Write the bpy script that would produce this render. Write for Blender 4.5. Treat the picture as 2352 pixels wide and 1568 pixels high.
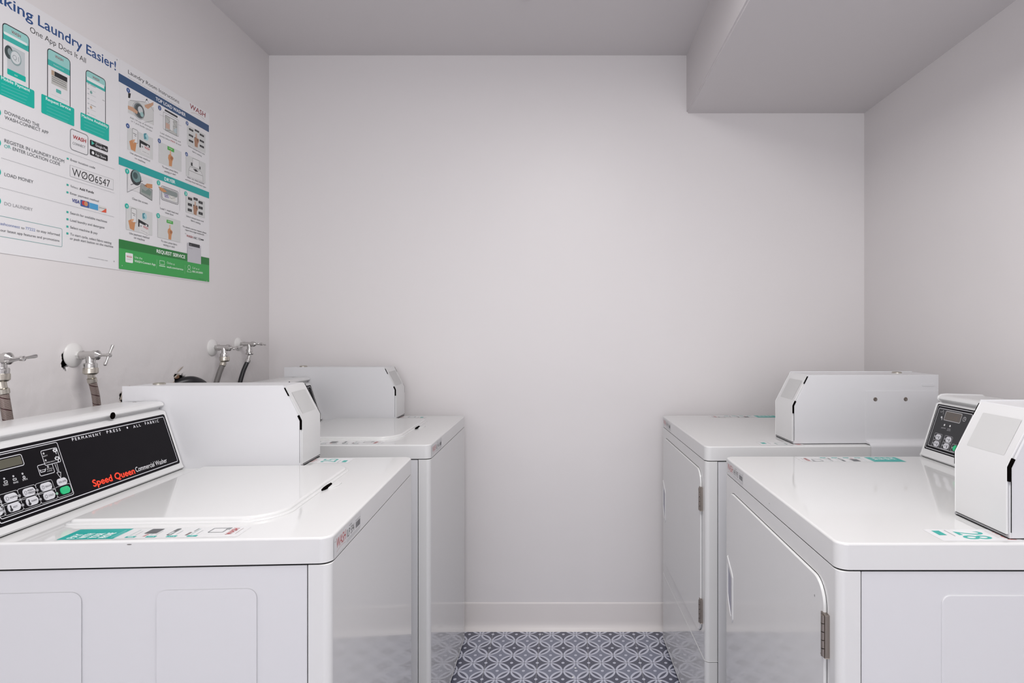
import bpy, bmesh, math, random
from mathutils import Vector, Matrix
random.seed(7)
S = bpy.context.scene
for o in list(bpy.data.objects): bpy.data.objects.remove(o)
COL = S.collection

# ------------------------------------------------------------------ camera, world, lights, exposure
F, VX, VY, H = 1378.0, 1303.0, 768.0, 1.258       # focal length in px, vanishing point, eye height
cam = bpy.data.cameras.new('camera'); cam.sensor_width = 36; cam.lens = 36*F/2352
cam.shift_x = (1176-VX)/2352; cam.shift_y = (VY-784)/2352; cam.clip_start = 0.02
cam_o = bpy.data.objects.new('camera', cam); COL.objects.link(cam_o)
cam_o.location = (0, 0, H); cam_o.rotation_euler = (math.pi/2, 0, 0); S.camera = cam_o
S.view_settings.view_transform = 'Standard'; S.view_settings.look = 'None'
S.view_settings.gamma = 1; S.view_settings.use_curve_mapping = False
S.view_settings.exposure = 0.0
w = bpy.data.worlds.new('world'); S.world = w; w.use_nodes = True
w.node_tree.nodes['Background'].inputs[0].default_value = (.9, .93, 1, 1)
w.node_tree.nodes['Background'].inputs[1].default_value = .3
def area(name, loc, rot, sx, sy, e, col):
    l = bpy.data.lights.new(name, 'AREA'); l.shape = 'RECTANGLE'; l.size = sx; l.size_y = sy
    l.energy = e; l.color = col
    o = bpy.data.objects.new(name, l); COL.objects.link(o); o.location = loc; o.rotation_euler = rot
    return o
area('ceiling_fill_light', (0.0, 0.75, 2.385), (0, 0, 0), .5, 1.1, 22, (1, .985, .97))  # light of the added, unseen ceiling lamp
area('rear_fill_light', (0.0, -2.5, 1.35), (math.radians(90), 0, 0), 2.2, 2.0, 46, (.98, .985, 1))  # added fill behind the viewpoint, the rear wall has no doorway

# ------------------------------------------------------------------ materials
def mat(name, col, rough=.5, metal=0, spec=.5, coat=0, emit=None):
    m = bpy.data.materials.new(name); m.use_nodes = True
    b = m.node_tree.nodes['Principled BSDF']
    b.inputs['Base Color'].default_value = (*col, 1); b.inputs['Roughness'].default_value = rough
    b.inputs['Metallic'].default_value = metal; b.inputs['Specular IOR Level'].default_value = spec
    b.inputs['Coat Weight'].default_value = coat
    if coat: b.inputs['Coat Roughness'].default_value = .04
    if emit: b.inputs['Emission Color'].default_value = (*emit, 1); b.inputs['Emission Strength'].default_value = 1.5
    return m
def s2l(h):
    h = h.lstrip('#'); r = [int(h[i:i+2], 16)/255 for i in (0, 2, 4)]
    return tuple(c/12.92 if c <= .04045 else ((c+.055)/1.055)**2.4 for c in r)
def N(m, t, **kw):
    n = m.node_tree.nodes.new(t)
    for k, v in kw.items(): setattr(n, k, v)
    return n
def noise_bump(m, scale, strength, dist=.002, detail=4, lowz=None):
    nt = m.node_tree; b = nt.nodes['Principled BSDF']
    tc = N(m, 'ShaderNodeTexCoord'); n = N(m, 'ShaderNodeTexNoise'); n.inputs['Scale'].default_value = scale
    n.inputs['Detail'].default_value = detail
    bu = N(m, 'ShaderNodeBump'); bu.inputs['Strength'].default_value = strength; bu.inputs['Distance'].default_value = dist
    nt.links.new(tc.outputs['Object'], n.inputs['Vector']); nt.links.new(n.outputs['Fac'], bu.inputs['Height'])
    nt.links.new(bu.outputs['Normal'], b.inputs['Normal'])
    return bu
M = {}
M['wall'] = mat('painted_wall', (.755, .728, .732), .42, spec=.35)
noise_bump(M['wall'], 5, .25, .012, 3)
M['wall_l'] = mat('painted_wall_patched', (.755, .728, .730), .42, spec=.35)
def patched(m):
    nt = m.node_tree; b1 = noise_bump(m, 5, .25, .012, 3); p = nt.nodes['Principled BSDF']
    tc = N(m, 'ShaderNodeTexCoord'); sx = N(m, 'ShaderNodeSeparateXYZ'); nt.links.new(tc.outputs['Object'], sx.inputs[0])
    mr = N(m, 'ShaderNodeMapRange'); mr.inputs['From Min'].default_value = 1.30; mr.inputs['From Max'].default_value = 1.12; mr.inputs['To Max'].default_value = .5
    nt.links.new(sx.outputs[2], mr.inputs['Value'])
    n = N(m, 'ShaderNodeTexNoise'); n.inputs['Scale'].default_value = 20; n.inputs['Detail'].default_value = 6; nt.links.new(tc.outputs['Object'], n.inputs['Vector'])
    b2 = N(m, 'ShaderNodeBump'); b2.inputs['Distance'].default_value = .006
    nt.links.new(mr.outputs[0], b2.inputs['Strength']); nt.links.new(n.outputs['Fac'], b2.inputs['Height']); nt.links.new(b1.outputs[0], b2.inputs['Normal']); nt.links.new(b2.outputs[0], p.inputs['Normal'])
patched(M['wall_l'])
M['ceiling'] = mat('painted_ceiling', (.68, .652, .66), .6, spec=.2)
noise_bump(M['ceiling'], 4, .12, .01, 3)
M['base'] = mat('vinyl_cove_base', (.76, .72, .71), .35)
M['enamel'] = mat('white_enamel', (.69, .69, .69), .07, spec=.5)
M['enamel2'] = mat('white_painted_steel', (.68, .68, .685), .22, spec=.5)
noise_bump(M['enamel2'], 900, .05, .0003, 2)
M['side'] = mat('white_side_steel', (.665, .665, .685), .3, spec=.45)
M['seam'] = mat('seam_shadow', (.015, .015, .015), .8, spec=.1)
M['black'] = mat('black_plastic', (.008, .008, .009), .35)
M['hole'] = mat('dark_opening', (.004, .003, .003), .9, spec=0)
M['panel'] = mat('black_panel_film', (.006, .005, .007), .38, spec=.07)
M['panel2'] = mat('charcoal_panel_film', (.035, .035, .038), .35, spec=.25)
M['chrome'] = mat('chrome', (.58, .57, .56), .14, metal=1)
M['nickel'] = mat('brushed_nickel', (.55, .52, .46), .28, metal=1)
M['hinge'] = mat('hinge_steel', (.32, .28, .25), .38, metal=1)
M['escut'] = mat('painted_escutcheon', (.72, .71, .70), .3)
M['rubber'] = mat('black_rubber', (.012, .012, .015), .35, spec=.5)
M['greyhose'] = mat('grey_rubber', (.16, .15, .145), .3, spec=.6)
M['plaster'] = mat('broken_plaster', (.55, .48, .42), .9)
noise_bump(M['plaster'], 90, .8, .004)
M['brown'] = mat('torn_paper', (.22, .12, .07), .9)
M['lcd'] = mat('lcd_window', (.09, .085, .06), .3)
M['lcd2'] = mat('lcd_window_brown', (.10, .085, .075), .3)
M['grey_sticker'] = mat('grey_vinyl_sticker', s2l('#c3c3c3'), .5, spec=.2)
M['lamp'] = mat('lamp_diffuser', (.9, .9, .9), .5, emit=(1, .98, .95))
M['speck'] = mat('white_lint', (.85, .85, .85), .8)
PR = {}
def ink(hexs, rough=.35):
    k = hexs+str(rough)
    if k not in PR: PR[k] = mat('ink_'+hexs.strip('#'), s2l(hexs), rough, spec=.4)
    return PR[k]

# braided hose
def braid(name, c1, c2, cs):
    m = mat(name, c1, .3, metal=.55); nt = m.node_tree; b = nt.nodes['Principled BSDF']
    uv = N(m, 'ShaderNodeUVMap'); sx = N(m, 'ShaderNodeSeparateXYZ'); nt.links.new(uv.outputs[0], sx.inputs[0])
    def math_(op, a, b_=None):
        n = N(m, 'ShaderNodeMath', operation=op)
        for i, v in enumerate((a, b_)):
            if v is None: continue
            if isinstance(v, (int, float)): n.inputs[i].default_value = v
            else: nt.links.new(v, n.inputs[i])
        return n.outputs[0]
    u, v = sx.outputs[0], sx.outputs[1]
    st = math_('LESS_THAN', math_('FRACT', math_('ADD', u, math_('MULTIPLY', v, 40.0))), .08)
    fine = math_('LESS_THAN', math_('FRACT', math_('ADD', math_('MULTIPLY', u, 14), math_('MULTIPLY', v, 450.0))), .45)
    mx = N(m, 'ShaderNodeMix', data_type='RGBA'); mx.inputs[6].default_value = (*c1, 1); mx.inputs[7].default_value = (*c2, 1)
    nt.links.new(fine, mx.inputs[0])
    m2 = N(m, 'ShaderNodeMix', data_type='RGBA'); nt.links.new(st, m2.inputs[0]); nt.links.new(mx.outputs[2], m2.inputs[6]); m2.inputs[7].default_value = (*cs, 1)
    nt.links.new(m2.outputs[2], b.inputs['Base Color'])
    bu = N(m, 'ShaderNodeBump'); bu.inputs['Strength'].default_value = .6; bu.inputs['Distance'].default_value = .0006
    nt.links.new(fine, bu.inputs['Height']); nt.links.new(bu.outputs[0], b.inputs['Normal'])
    return m
M['braid'] = braid('braided_steel_hose', (.42, .35, .32), (.12, .08, .07), (.04, .008, .012))

# floor: printed tile pattern of interlaced petals
def floor_mat():
    m = mat('patterned_vinyl_tile', (.2, .2, .25), .3, spec=.5); nt = m.node_tree; b = nt.nodes['Principled BSDF']
    def mt(op, a, b_=None, c=None):
        n = N(m, 'ShaderNodeMath', operation=op)
        for i, v in enumerate((a, b_, c)):
            if v is None: continue
            if isinstance(v, (int, float)): n.inputs[i].default_value = v
            else: nt.links.new(v, n.inputs[i])
        return n.outputs[0]
    tc = N(m, 'ShaderNodeTexCoord'); sx = N(m, 'ShaderNodeSeparateXYZ'); nt.links.new(tc.outputs['Object'], sx.inputs[0])
    X = mt('DIVIDE', mt('SUBTRACT', sx.outputs[0], -.312), .0985)
    Y = mt('DIVIDE', mt('SUBTRACT', sx.outputs[1], 2.5186), .1093)
    a = mt('ADD', X, Y); c = mt('SUBTRACT', X, Y)
    # dot cell centre at origin -> cell centre of lattice
    fa = mt('FLOOR', mt('ADD', a, .5)); fc = mt('FLOOR', mt('ADD', c, .5))
    qa = mt('ABSOLUTE', mt('SUBTRACT', a, fa)); qc = mt('ABSOLUTE', mt('SUBTRACT', c, fc))
    def dist(px, py, ox, oy):
        return mt('SQRT', mt('ADD', mt('POWER', mt('ABSOLUTE', mt('SUBTRACT', px, ox)), 2.0), mt('POWER', mt('ABSOLUTE', mt('SUBTRACT', py, oy)), 2.0)))
    def lens(k, r):
        return mt('MAXIMUM', mt('LESS_THAN', dist(qa, qc, 0, k), r), mt('LESS_THAN', dist(qa, qc, k, 0), r))
    outer = lens(1.0, .700)
    inner = lens(1.332, .906)
    dot = mt('LESS_THAN', dist(qa, qc, 0, 0), .085)
    core = mt('GREATER_THAN', mt('ADD', qa, qc), .955)
    par = mt('GREATER_THAN', mt('PINGPONG', mt('ADD', fa, fc), 1.0), .5)
    ns = N(m, 'ShaderNodeTexNoise'); ns.inputs['Scale'].default_value = 9; ns.inputs['Detail'].default_value = 5; nt.links.new(tc.outputs['Object'], ns.inputs['Vector'])
    def mix(f, A, B):
        n = N(m, 'ShaderNodeMix', data_type='RGBA')
        if isinstance(f, (int, float)): n.inputs[0].default_value = f
        else: nt.links.new(f, n.inputs[0])
        for i, v in ((6, A), (7, B)):
            if isinstance(v, tuple): n.inputs[i].default_value = (*v, 1)
            else: nt.links.new(v, n.inputs[i])
        return n.outputs[2]
    dark, mid, light = s2l('#565869'), s2l('#868a9c'), s2l('#d6d8e6')
    g = mix(par, dark, mid)
    g = mix(outer, g, light); g = mix(inner, g, s2l('#5b5d6f')); g = mix(core, g, s2l('#62646f'))
    # tile seams every two periods
    sX = mt('LESS_THAN', mt('ABSOLUTE', mt('SUBTRACT', mt('FRACT', mt('ADD', mt('DIVIDE', X, 2.0), .5)), .5)), .0045)
    sY = mt('LESS_THAN', mt('ABSOLUTE', mt('SUBTRACT', mt('FRACT', mt('ADD', mt('DIVIDE', Y, 2.0), .5)), .5)), .0045)
    g = mix(sX, g, s2l('#a9a9ac')); g = mix(sY, g, s2l('#53555f')); g = mix(dot, g, light)
    f = mt('MULTIPLY_ADD', ns.outputs['Fac'], .16, .0)
    g = mix(f, g, s2l('#8f919f'))
    nt.links.new(g, b.inputs['Base Color'])
    return m
M['floor'] = floor_mat()

# ------------------------------------------------------------------ mesh helpers
def link(name, me, parent=None):
    o = bpy.data.objects.new(name, me); COL.objects.link(o)
    if parent: o.parent = parent
    return o
def finish(name, bm, mats, parent=None, smooth=True, angle=38):
    bmesh.ops.recalc_face_normals(bm, faces=bm.faces)
    me = bpy.data.meshes.new(name); bm.to_mesh(me); bm.free()
    for m in (mats if isinstance(mats, (list, tuple)) else [mats]): me.materials.append(m)
    if smooth:
        for p in me.polygons: p.use_smooth = True
        me.set_sharp_from_angle(angle=math.radians(angle))
    o = link(name, me, parent)
    if smooth:
        wn = o.modifiers.new('wn', 'WEIGHTED_NORMAL'); wn.keep_sharp = True
    return o
def rrect(x0, x1, y0, y1, r, n=5):
    if isinstance(r, (int, float)): r = (r,)*4          # corners: (x1,y1) (x0,y1) (x0,y0) (x1,y0)
    P = []
    for (cx, cy, a0, rr) in ((x1, y1, 0, r[0]), (x0, y1, 90, r[1]), (x0, y0, 180, r[2]), (x1, y0, 270, r[3])):
        sx = -1 if cx == x1 else 1; sy = -1 if cy == y1 else 1
        if rr < 1e-6: P.append((cx, cy)); continue
        for i in range(n+1):
            a = math.radians(a0+90*i/n); P.append((cx+sx*rr+rr*math.cos(a), cy+sy*rr+rr*math.sin(a)))
    return P
XY = lambda p, q, h: (p, q, h)       # extrude along z
XZ = lambda p, q, h: (p, h, q)       # profile in xz, extrude along y
YZ = lambda p, q, h: (h, p, q)       # profile in yz, extrude along x
def prism(bm, pts, h0, h1, f=XY, b0=0, b1=0, seg=3, mi=0):
    lo = [bm.verts.new(f(p, q, h0)) for p, q in pts]; hi = [bm.verts.new(f(p, q, h1)) for p, q in pts]
    n = len(pts); fs = [bm.faces.new(lo), bm.faces.new(hi)]
    for i in range(n): fs.append(bm.faces.new((lo[i], lo[(i+1) % n], hi[(i+1) % n], hi[i])))
    for q in fs: q.material_index = mi
    bm.normal_update()
    for fc, b in ((fs[0], b0), (fs[1], b1)):
        if b: bmesh.ops.bevel(bm, geom=list(fc.edges), offset=b, segments=seg, affect='EDGES', profile=.5, clamp_overlap=True)
    return bm
def box(bm, x0, x1, y0, y1, z0, z1, bev=0, seg=2, mi=0):
    t = bmesh.new(); prism(t, [(x0, y0), (x1, y0), (x1, y1), (x0, y1)], z0, z1)
    if bev: bmesh.ops.bevel(t, geom=list(t.edges), offset=bev, segments=seg, affect='EDGES', profile=.5)
    for q in t.faces: q.material_index = mi
    me = bpy.data.meshes.new('t'); t.to_mesh(me); t.free(); bm.from_mesh(me); bpy.data.meshes.remove(me)
    return bm
def lathe(bm, prof, axis_o, axis_d, n=32, mi=0):
    """prof: (distance along the axis, radius)"""
    d = Vector(axis_d).normalized(); a = Vector((0, 0, 1)) if abs(d.z) < .9 else Vector((1, 0, 0))
    e1 = d.cross(a).normalized(); e2 = d.cross(e1); o = Vector(axis_o); rings = []
    for h, r in prof:
        c = o+d*h
        rings.append([bm.verts.new(c)] if r < 1e-6 else [bm.verts.new(c+(e1*math.cos(2*math.pi*i/n)+e2*math.sin(2*math.pi*i/n))*r) for i in range(n)])
    for A, B in zip(rings, rings[1:]):
        for i in range(n):
            j = (i+1) % n
            if len(A) == 1 and len(B) == 1: break
            if len(A) == 1: q = (A[0], B[i], B[j])
            elif len(B) == 1: q = (A[i], A[j], B[0])
            else: q = (A[i], A[j], B[j], B[i])
            bm.faces.new(q).material_index = mi
    for R, c in ((rings[0], 0), (rings[-1], 1)):
        if len(R) > 1: bm.faces.new(R).material_index = mi
    return bm
def smooth_path(P, k=8):
    P = [Vector(p) for p in P]; out = []
    Q = [P[0]*2-P[1]]+P+[P[-1]*2-P[-2]]
    for i in range(1, len(Q)-2):
        for s in range(k):
            t = s/k; a, b, c, d = Q[i-1], Q[i], Q[i+1], Q[i+2]
            out.append(.5*((2*b)+(c-a)*t+(2*a-5*b+4*c-d)*t*t+(3*b-a-3*c+d)*t**3))
    return out+[P[-1]]
def tube(bm, P, r, n=20, k=8, mi=0):
    P = smooth_path(P, k) if k > 1 else [Vector(p) for p in P]
    uvl = bm.loops.layers.uv.verify(); rings = []; L = 0; Ls = []
    ref = Vector((0.31, .95, .1)).normalized()
    for i, p in enumerate(P):
        t = (P[min(i+1, len(P)-1)]-P[max(i-1, 0)]).normalized()
        e1 = (ref-t*ref.dot(t)).normalized(); e2 = t.cross(e1); ref = e1
        if i: L += (p-P[i-1]).length
        Ls.append(L); rr = r(i/(len(P)-1)) if callable(r) else r
        rings.append([bm.verts.new(p+(e1*math.cos(2*math.pi*j/n)+e2*math.sin(2*math.pi*j/n))*rr) for j in range(n)])
    for i in range(len(P)-1):
        for j in range(n):
            f = bm.faces.new((rings[i][j], rings[i][(j+1) % n], rings[i+1][(j+1) % n], rings[i+1][j])); f.material_index = mi
            for lp, uv in zip(f.loops, ((j/n, Ls[i]), ((j+1)/n, Ls[i]), ((j+1)/n, Ls[i+1]), (j/n, Ls[i+1]))): lp[uvl].uv = uv
    bm.faces.new(rings[0]); bm.faces.new(rings[-1])
    return bm
def thing(name, label, cat, loc=(0, 0, 0), rz=0, group=None):
    o = bpy.data.objects.new(name, None); COL.objects.link(o); o.location = loc; o.rotation_euler = (0, 0, rz)
    o.empty_display_size = .05
    o['label'] = label; o['category'] = cat
    if group: o['group'] = group
    return o
def tag(o, label, cat, group=None):
    o['label'] = label; o['category'] = cat
    if group: o['group'] = group
    return o
def struct(name, bm, m):
    o = finish(name, bm, m, smooth=False); o['kind'] = 'structure'; return o

# ------------------------------------------------------------------ flat graphics on real surfaces
_tx = {}
def text_geo(s, bold=0.0):
    k = (s, bold)
    if k in _tx: return _tx[k]
    c = bpy.data.curves.new('t', 'FONT'); c.body = s; c.size = 1; c.resolution_u = 3; c.offset = bold
    o = bpy.data.objects.new('t', c); COL.objects.link(o)
    dg = bpy.context.evaluated_depsgraph_get(); e = o.evaluated_get(dg); me = e.to_mesh()
    V = [(v.co.x, v.co.y) for v in me.vertices]; Fc = [tuple(p.vertices) for p in me.polygons]
    e.to_mesh_clear(); bpy.data.objects.remove(o); bpy.data.curves.remove(c)
    x0 = min(v[0] for v in V); x1 = max(v[0] for v in V)
    _tx[k] = ([(v[0]-x0, v[1]) for v in V], Fc, x1-x0); return _tx[k]
_h = text_geo('H'); CAP = max(v[1] for v in _h[0])
class Canvas:
    """Printed shapes on a plane O + s*ex + t*ey (object space of 'root'); later layers lie a hair above earlier ones."""
    def __init__(s, O, ex, ey, root=None, lift=.00025, step=.000008):
        s.O, s.ex, s.ey = Vector(O), Vector(ex).normalized(), Vector(ey).normalized(); s.n = s.ex.cross(s.ey)
        s.root = root; s.bm = bmesh.new(); s.mats = []; s.z = lift; s.step = step
        Mx = Matrix.Translation(root.location) @ root.rotation_euler.to_matrix().to_4x4() if root else Matrix()
        s.Mi = Mx.inverted()
    def at(s, u, v):                       # where the sight line through a photo point meets this surface
        o = s.Mi @ Vector((0, 0, H)); d = s.Mi.to_3x3() @ Vector(((u-VX)/F, 1, (VY-v)/F))
        t = (s.O-o).dot(s.n)/d.dot(s.n); p = o+d*t-s.O
        return Vector((p.dot(s.ex), p.dot(s.ey)))
    def mi(s, col):
        m = M[col] if col in M else ink(col)
        if m not in s.mats: s.mats.append(m)
        return s.mats.index(m)
    def raw(s, V, Fc, col, up=True):
        if up: s.z += s.step
        vs = [s.bm.verts.new(s.O+s.ex*x+s.ey*y+s.n*s.z) for x, y in V]; k = s.mi(col)
        for f in Fc:
            try: q = s.bm.faces.new([vs[i] for i in f]); q.material_index = k
            except ValueError: pass
    def poly(s, P, col, up=True): s.raw(P, [tuple(range(len(P)))], col, up)
    def rect(s, x0, y0, x1, y1, col, r=0): 
        x0, x1 = min(x0, x1), max(x0, x1); y0, y1 = min(y0, y1), max(y0, y1)
        s.poly(rrect(x0, x1, y0, y1, min(r, (x1-x0)/2.01, (y1-y0)/2.01), 4), col)
    def frame(s, x0, y0, x1, y1, wd, col, r=0):
        x0, x1 = min(x0, x1), max(x0, x1); y0, y1 = min(y0, y1), max(y0, y1)
        r = max(r, wd*1.01)
        A = rrect(x0, x1, y0, y1, r, 4); B = rrect(x0+wd, x1-wd, y0+wd, y1-wd, r-wd, 4)
        n = len(A); s.raw(A+B, [(i, (i+1) % n, n+(i+1) % n, n+i) for i in range(n)], col)
    def circ(s, x, y, r, col, ry=None, n=20):
        ry = ry or r; s.poly([(x+r*math.cos(2*math.pi*i/n), y+ry*math.sin(2*math.pi*i/n)) for i in range(n)], col)
    def ring(s, x, y, r, wd, col, n=20, ry=None):
        ry = ry or r
        A = [(x+r*math.cos(2*math.pi*i/n), y+ry*math.sin(2*math.pi*i/n)) for i in range(n)]
        B = [(x+(r-wd)*math.cos(2*math.pi*i/n), y+(ry-wd)*math.sin(2*math.pi*i/n)) for i in range(n)]
        s.raw(A+B, [(i, (i+1) % n, n+(i+1) % n, n+i) for i in range(n)], col)
    def line(s, P, wd, col):
        s.z += s.step
        for a, b in zip(P, P[1:]):
            a, b = Vector(a), Vector(b); d = b-a
            if d.length < 1e-7: continue
            q = Vector((-d.y, d.x)).normalized()*wd/2; s.poly([a-q, b-q, b+q, a+q], col, False)
    def text(s, body, p0, p1, cap, col, bold=0, shear=0):
        V, Fc, W = text_geo(body); p0, p1 = Vector(p0), Vector(p1); d = (p1-p0); L = d.length
        e = d.normalized(); g = Vector((-e.y, e.x)); q = abs(bold)*cap if bold > 0 else 0
        for dx, dy in (((-q, 0), (q, 0), (0, q*.8), (0, -q*.8)) if q else ((0, 0),)):
            s.raw([p0+e*(x/W*L+shear*y/CAP*cap+dx)+g*(y/CAP*cap+dy) for x, y in V], Fc, col)
    # the same, placed by photo points
    def P(s, c, x, y): return s.at(c[0]+x/c[2], c[1]+y/c[2])
    def Prect(s, c, x0, y0, x1, y1, col, r=0):
        a, b = s.P(c, x0, y0), s.P(c, x1, y1); s.rect(a.x, a.y, b.x, b.y, col, r)
    def Pframe(s, c, x0, y0, x1, y1, wd, col, r=0):
        a, b = s.P(c, x0, y0), s.P(c, x1, y1); s.frame(a.x, a.y, b.x, b.y, wd, col, r)
    def Ptext(s, c, body, x0, y0, x1, y1, h, col, bold=0, shear=0, level=False):
        a, b = s.P(c, x0, y0), s.P(c, x1, y1); cap = (s.P(c, x0, y0-h)-a).length
        if level: m = (a.y+b.y)/2; a.y = b.y = m
        s.text(body, a, b, cap, col, bold, shear)
    def Pcirc(s, c, x, y, r, col):
        a = s.P(c, x, y); s.circ(a.x, a.y, (s.P(c, x, y-r)-a).length, col)
    def Pring(s, c, x, y, r, wd, col):
        a = s.P(c, x, y); s.ring(a.x, a.y, (s.P(c, x, y-r)-a).length, wd, col)
    def Ppoly(s, c, pts, col): s.poly([s.P(c, x, y) for x, y in pts], col)
    def Pline(s, c, pts, wd, col): s.line([s.P(c, x, y) for x, y in pts], wd, col)
    def build(s, name, parent=None):
        me = bpy.data.meshes.new(name); s.bm.normal_update()
        for f in s.bm.faces:
            if f.normal.dot(s.n) < 0: f.normal_flip()
        s.bm.to_mesh(me); s.bm.free()
        for m in s.mats: me.materials.append(m)
        return link(name, me, parent)

# ------------------------------------------------------------------ the room
XL, XR, YB, YF, ZC = -1.273, 1.2675, 2.561, -2.6, 2.449
SX, SZ = .509, 2.202
def quadbox(*a): 
    b = bmesh.new(); box(b, *a); return b
struct('floor', quadbox(XL-.1, XR+.1, YF-.1, YB+.1, -.05, 0), M['floor'])
struct('ceiling', quadbox(XL-.1, XR+.1, YF-.1, YB+.1, ZC, ZC+.05), M['ceiling'])
struct('wall_back', quadbox(XL-.1, XR+.1, YB, YB+.1, 0, ZC), M['wall'])
struct('wall_right', quadbox(XR, XR+.1, YF, YB, 0, ZC), M['wall'])
struct('wall_rear', quadbox(XL-.1, XR+.1, YF-.1, YF, 0, ZC), M['wall'])
b = bmesh.new(); prism(b, [(SX, SZ), (XR, SZ), (XR, ZC), (SX, ZC)], YF, YB, XZ)
e = [e for e in b.edges if all(abs(v.co.x-SX) < 1e-4 and abs(v.co.z-SZ) < 1e-4 for v in e.verts)]
bmesh.ops.bevel(b, geom=e, offset=.006, segments=3, affect='EDGES')
struct('wall_soffit', b, M['ceiling'])
# left wall, a fine grid with two drain openings broken through the plaster
HOLES = [(1.738, 1.066, .030, .036), (1.975, 1.098, .036, .034), (1.524, 1.190, .015, .022)]
def wall_left():
    bm = bmesh.new(); ys = [YF]+[1.44+.005*i for i in range(122)]+[YB]; zs = [0]+[.99+.005*i for i in range(50)]+[ZC]
    def R(y, z):
        out = 9
        for k, (cy, cz, ry, rz) in enumerate(HOLES):
            a = math.atan2(z-cz, y-cy); j = 1+.16*math.sin(3*a+k)+.10*math.sin(5*a+1.3+k)+.06*math.sin(11*a)
            out = min(out, math.hypot((y-cy)/ry, (z-cz)/rz)/j)
        return out
    V = {}
    def v(i, j):
        if (i, j) not in V:
            y, z = ys[i], zs[j]; r = R(y, z); x = XL
            if 1 < r < 1.7: x += .0007*(1.7-r)*(1+math.sin(40*y+60*z))
            if r <= 1: x -= .01*(1-r)
            V[(i, j)] = bm.verts.new((x, y, z))
        return V[(i, j)]
    for i in range(len(ys)-1):
        for j in range(len(zs)-1):
            if R((ys[i]+ys[i+1])/2, (zs[j]+zs[j+1])/2) > .95: bm.faces.new((v(i, j), v(i+1, j), v(i+1, j+1), v(i, j+1)))
    me = bpy.data.meshes.new('wall_left'); bm.normal_update(); bm.to_mesh(me); bm.free()
    me.materials.append(M['wall_l']); o = link('wall_left', me); o['kind'] = 'structure'
    md = o.modifiers.new('thick', 'SOLIDIFY'); md.thickness = .013; md.offset = -1
    for p in me.polygons: p.use_smooth = False
    return o
wl = wall_left()
struct('wall_left_backing', quadbox(XL-.14, XL-.08, YF, YB, 0, ZC), M['hole'])
# patched plaster and paint lumps low on the left wall
# vinyl cove base
def cove(name, pts_fn, a0, a1, f):
    prof = [(0, 0), (.022, 0), (.020, .004), (.010, .011), (.006, .022), (.004, .04), (.004, .108), (.0025, .114), (0, .116)]
    bm = bmesh.new(); P = [pts_fn(d, z) for d, z in prof]; prism(bm, P, a0, a1, f)
    o = finish(name, bm, M['base']); o['kind'] = 'structure'
cove('baseboard_back', lambda d, z: (YB-d, z), XL, XR, YZ)
cove('baseboard_left', lambda d, z: (XL+d, z), YF, YB, XZ)
cove('baseboard_right', lambda d, z: (XR-d, z), YF, YB, XZ)

# added ceiling lamp, unseen above the aisle, placed for even light
t = thing('unseen_ceiling_light', 'added white rectangular ceiling light, unseen above the aisle', 'ceiling light', (0, .75, ZC))
b = bmesh.new(); box(b, -.29, .29, -.6, .6, -.03, 0, .004)
finish('lamp_housing', b, M['enamel2'], t)
b = bmesh.new(); box(b, -.27, .27, -.58, .58, -.055, -.03, .01)
finish('lamp_diffuser', b, M['lamp'], t)
# small hook at the top of the frame
b = bmesh.new(); lathe(b, [(0, .021), (.006, .019), (.010, .010), (.012, 0)], (-.150, 2.115, ZC), (0, 0, -1), 24)
tag(finish('ceiling_plug', b, M['ceiling']), 'small round painted plug on the ceiling at the upper edge of the view', 'ceiling plug')

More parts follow.
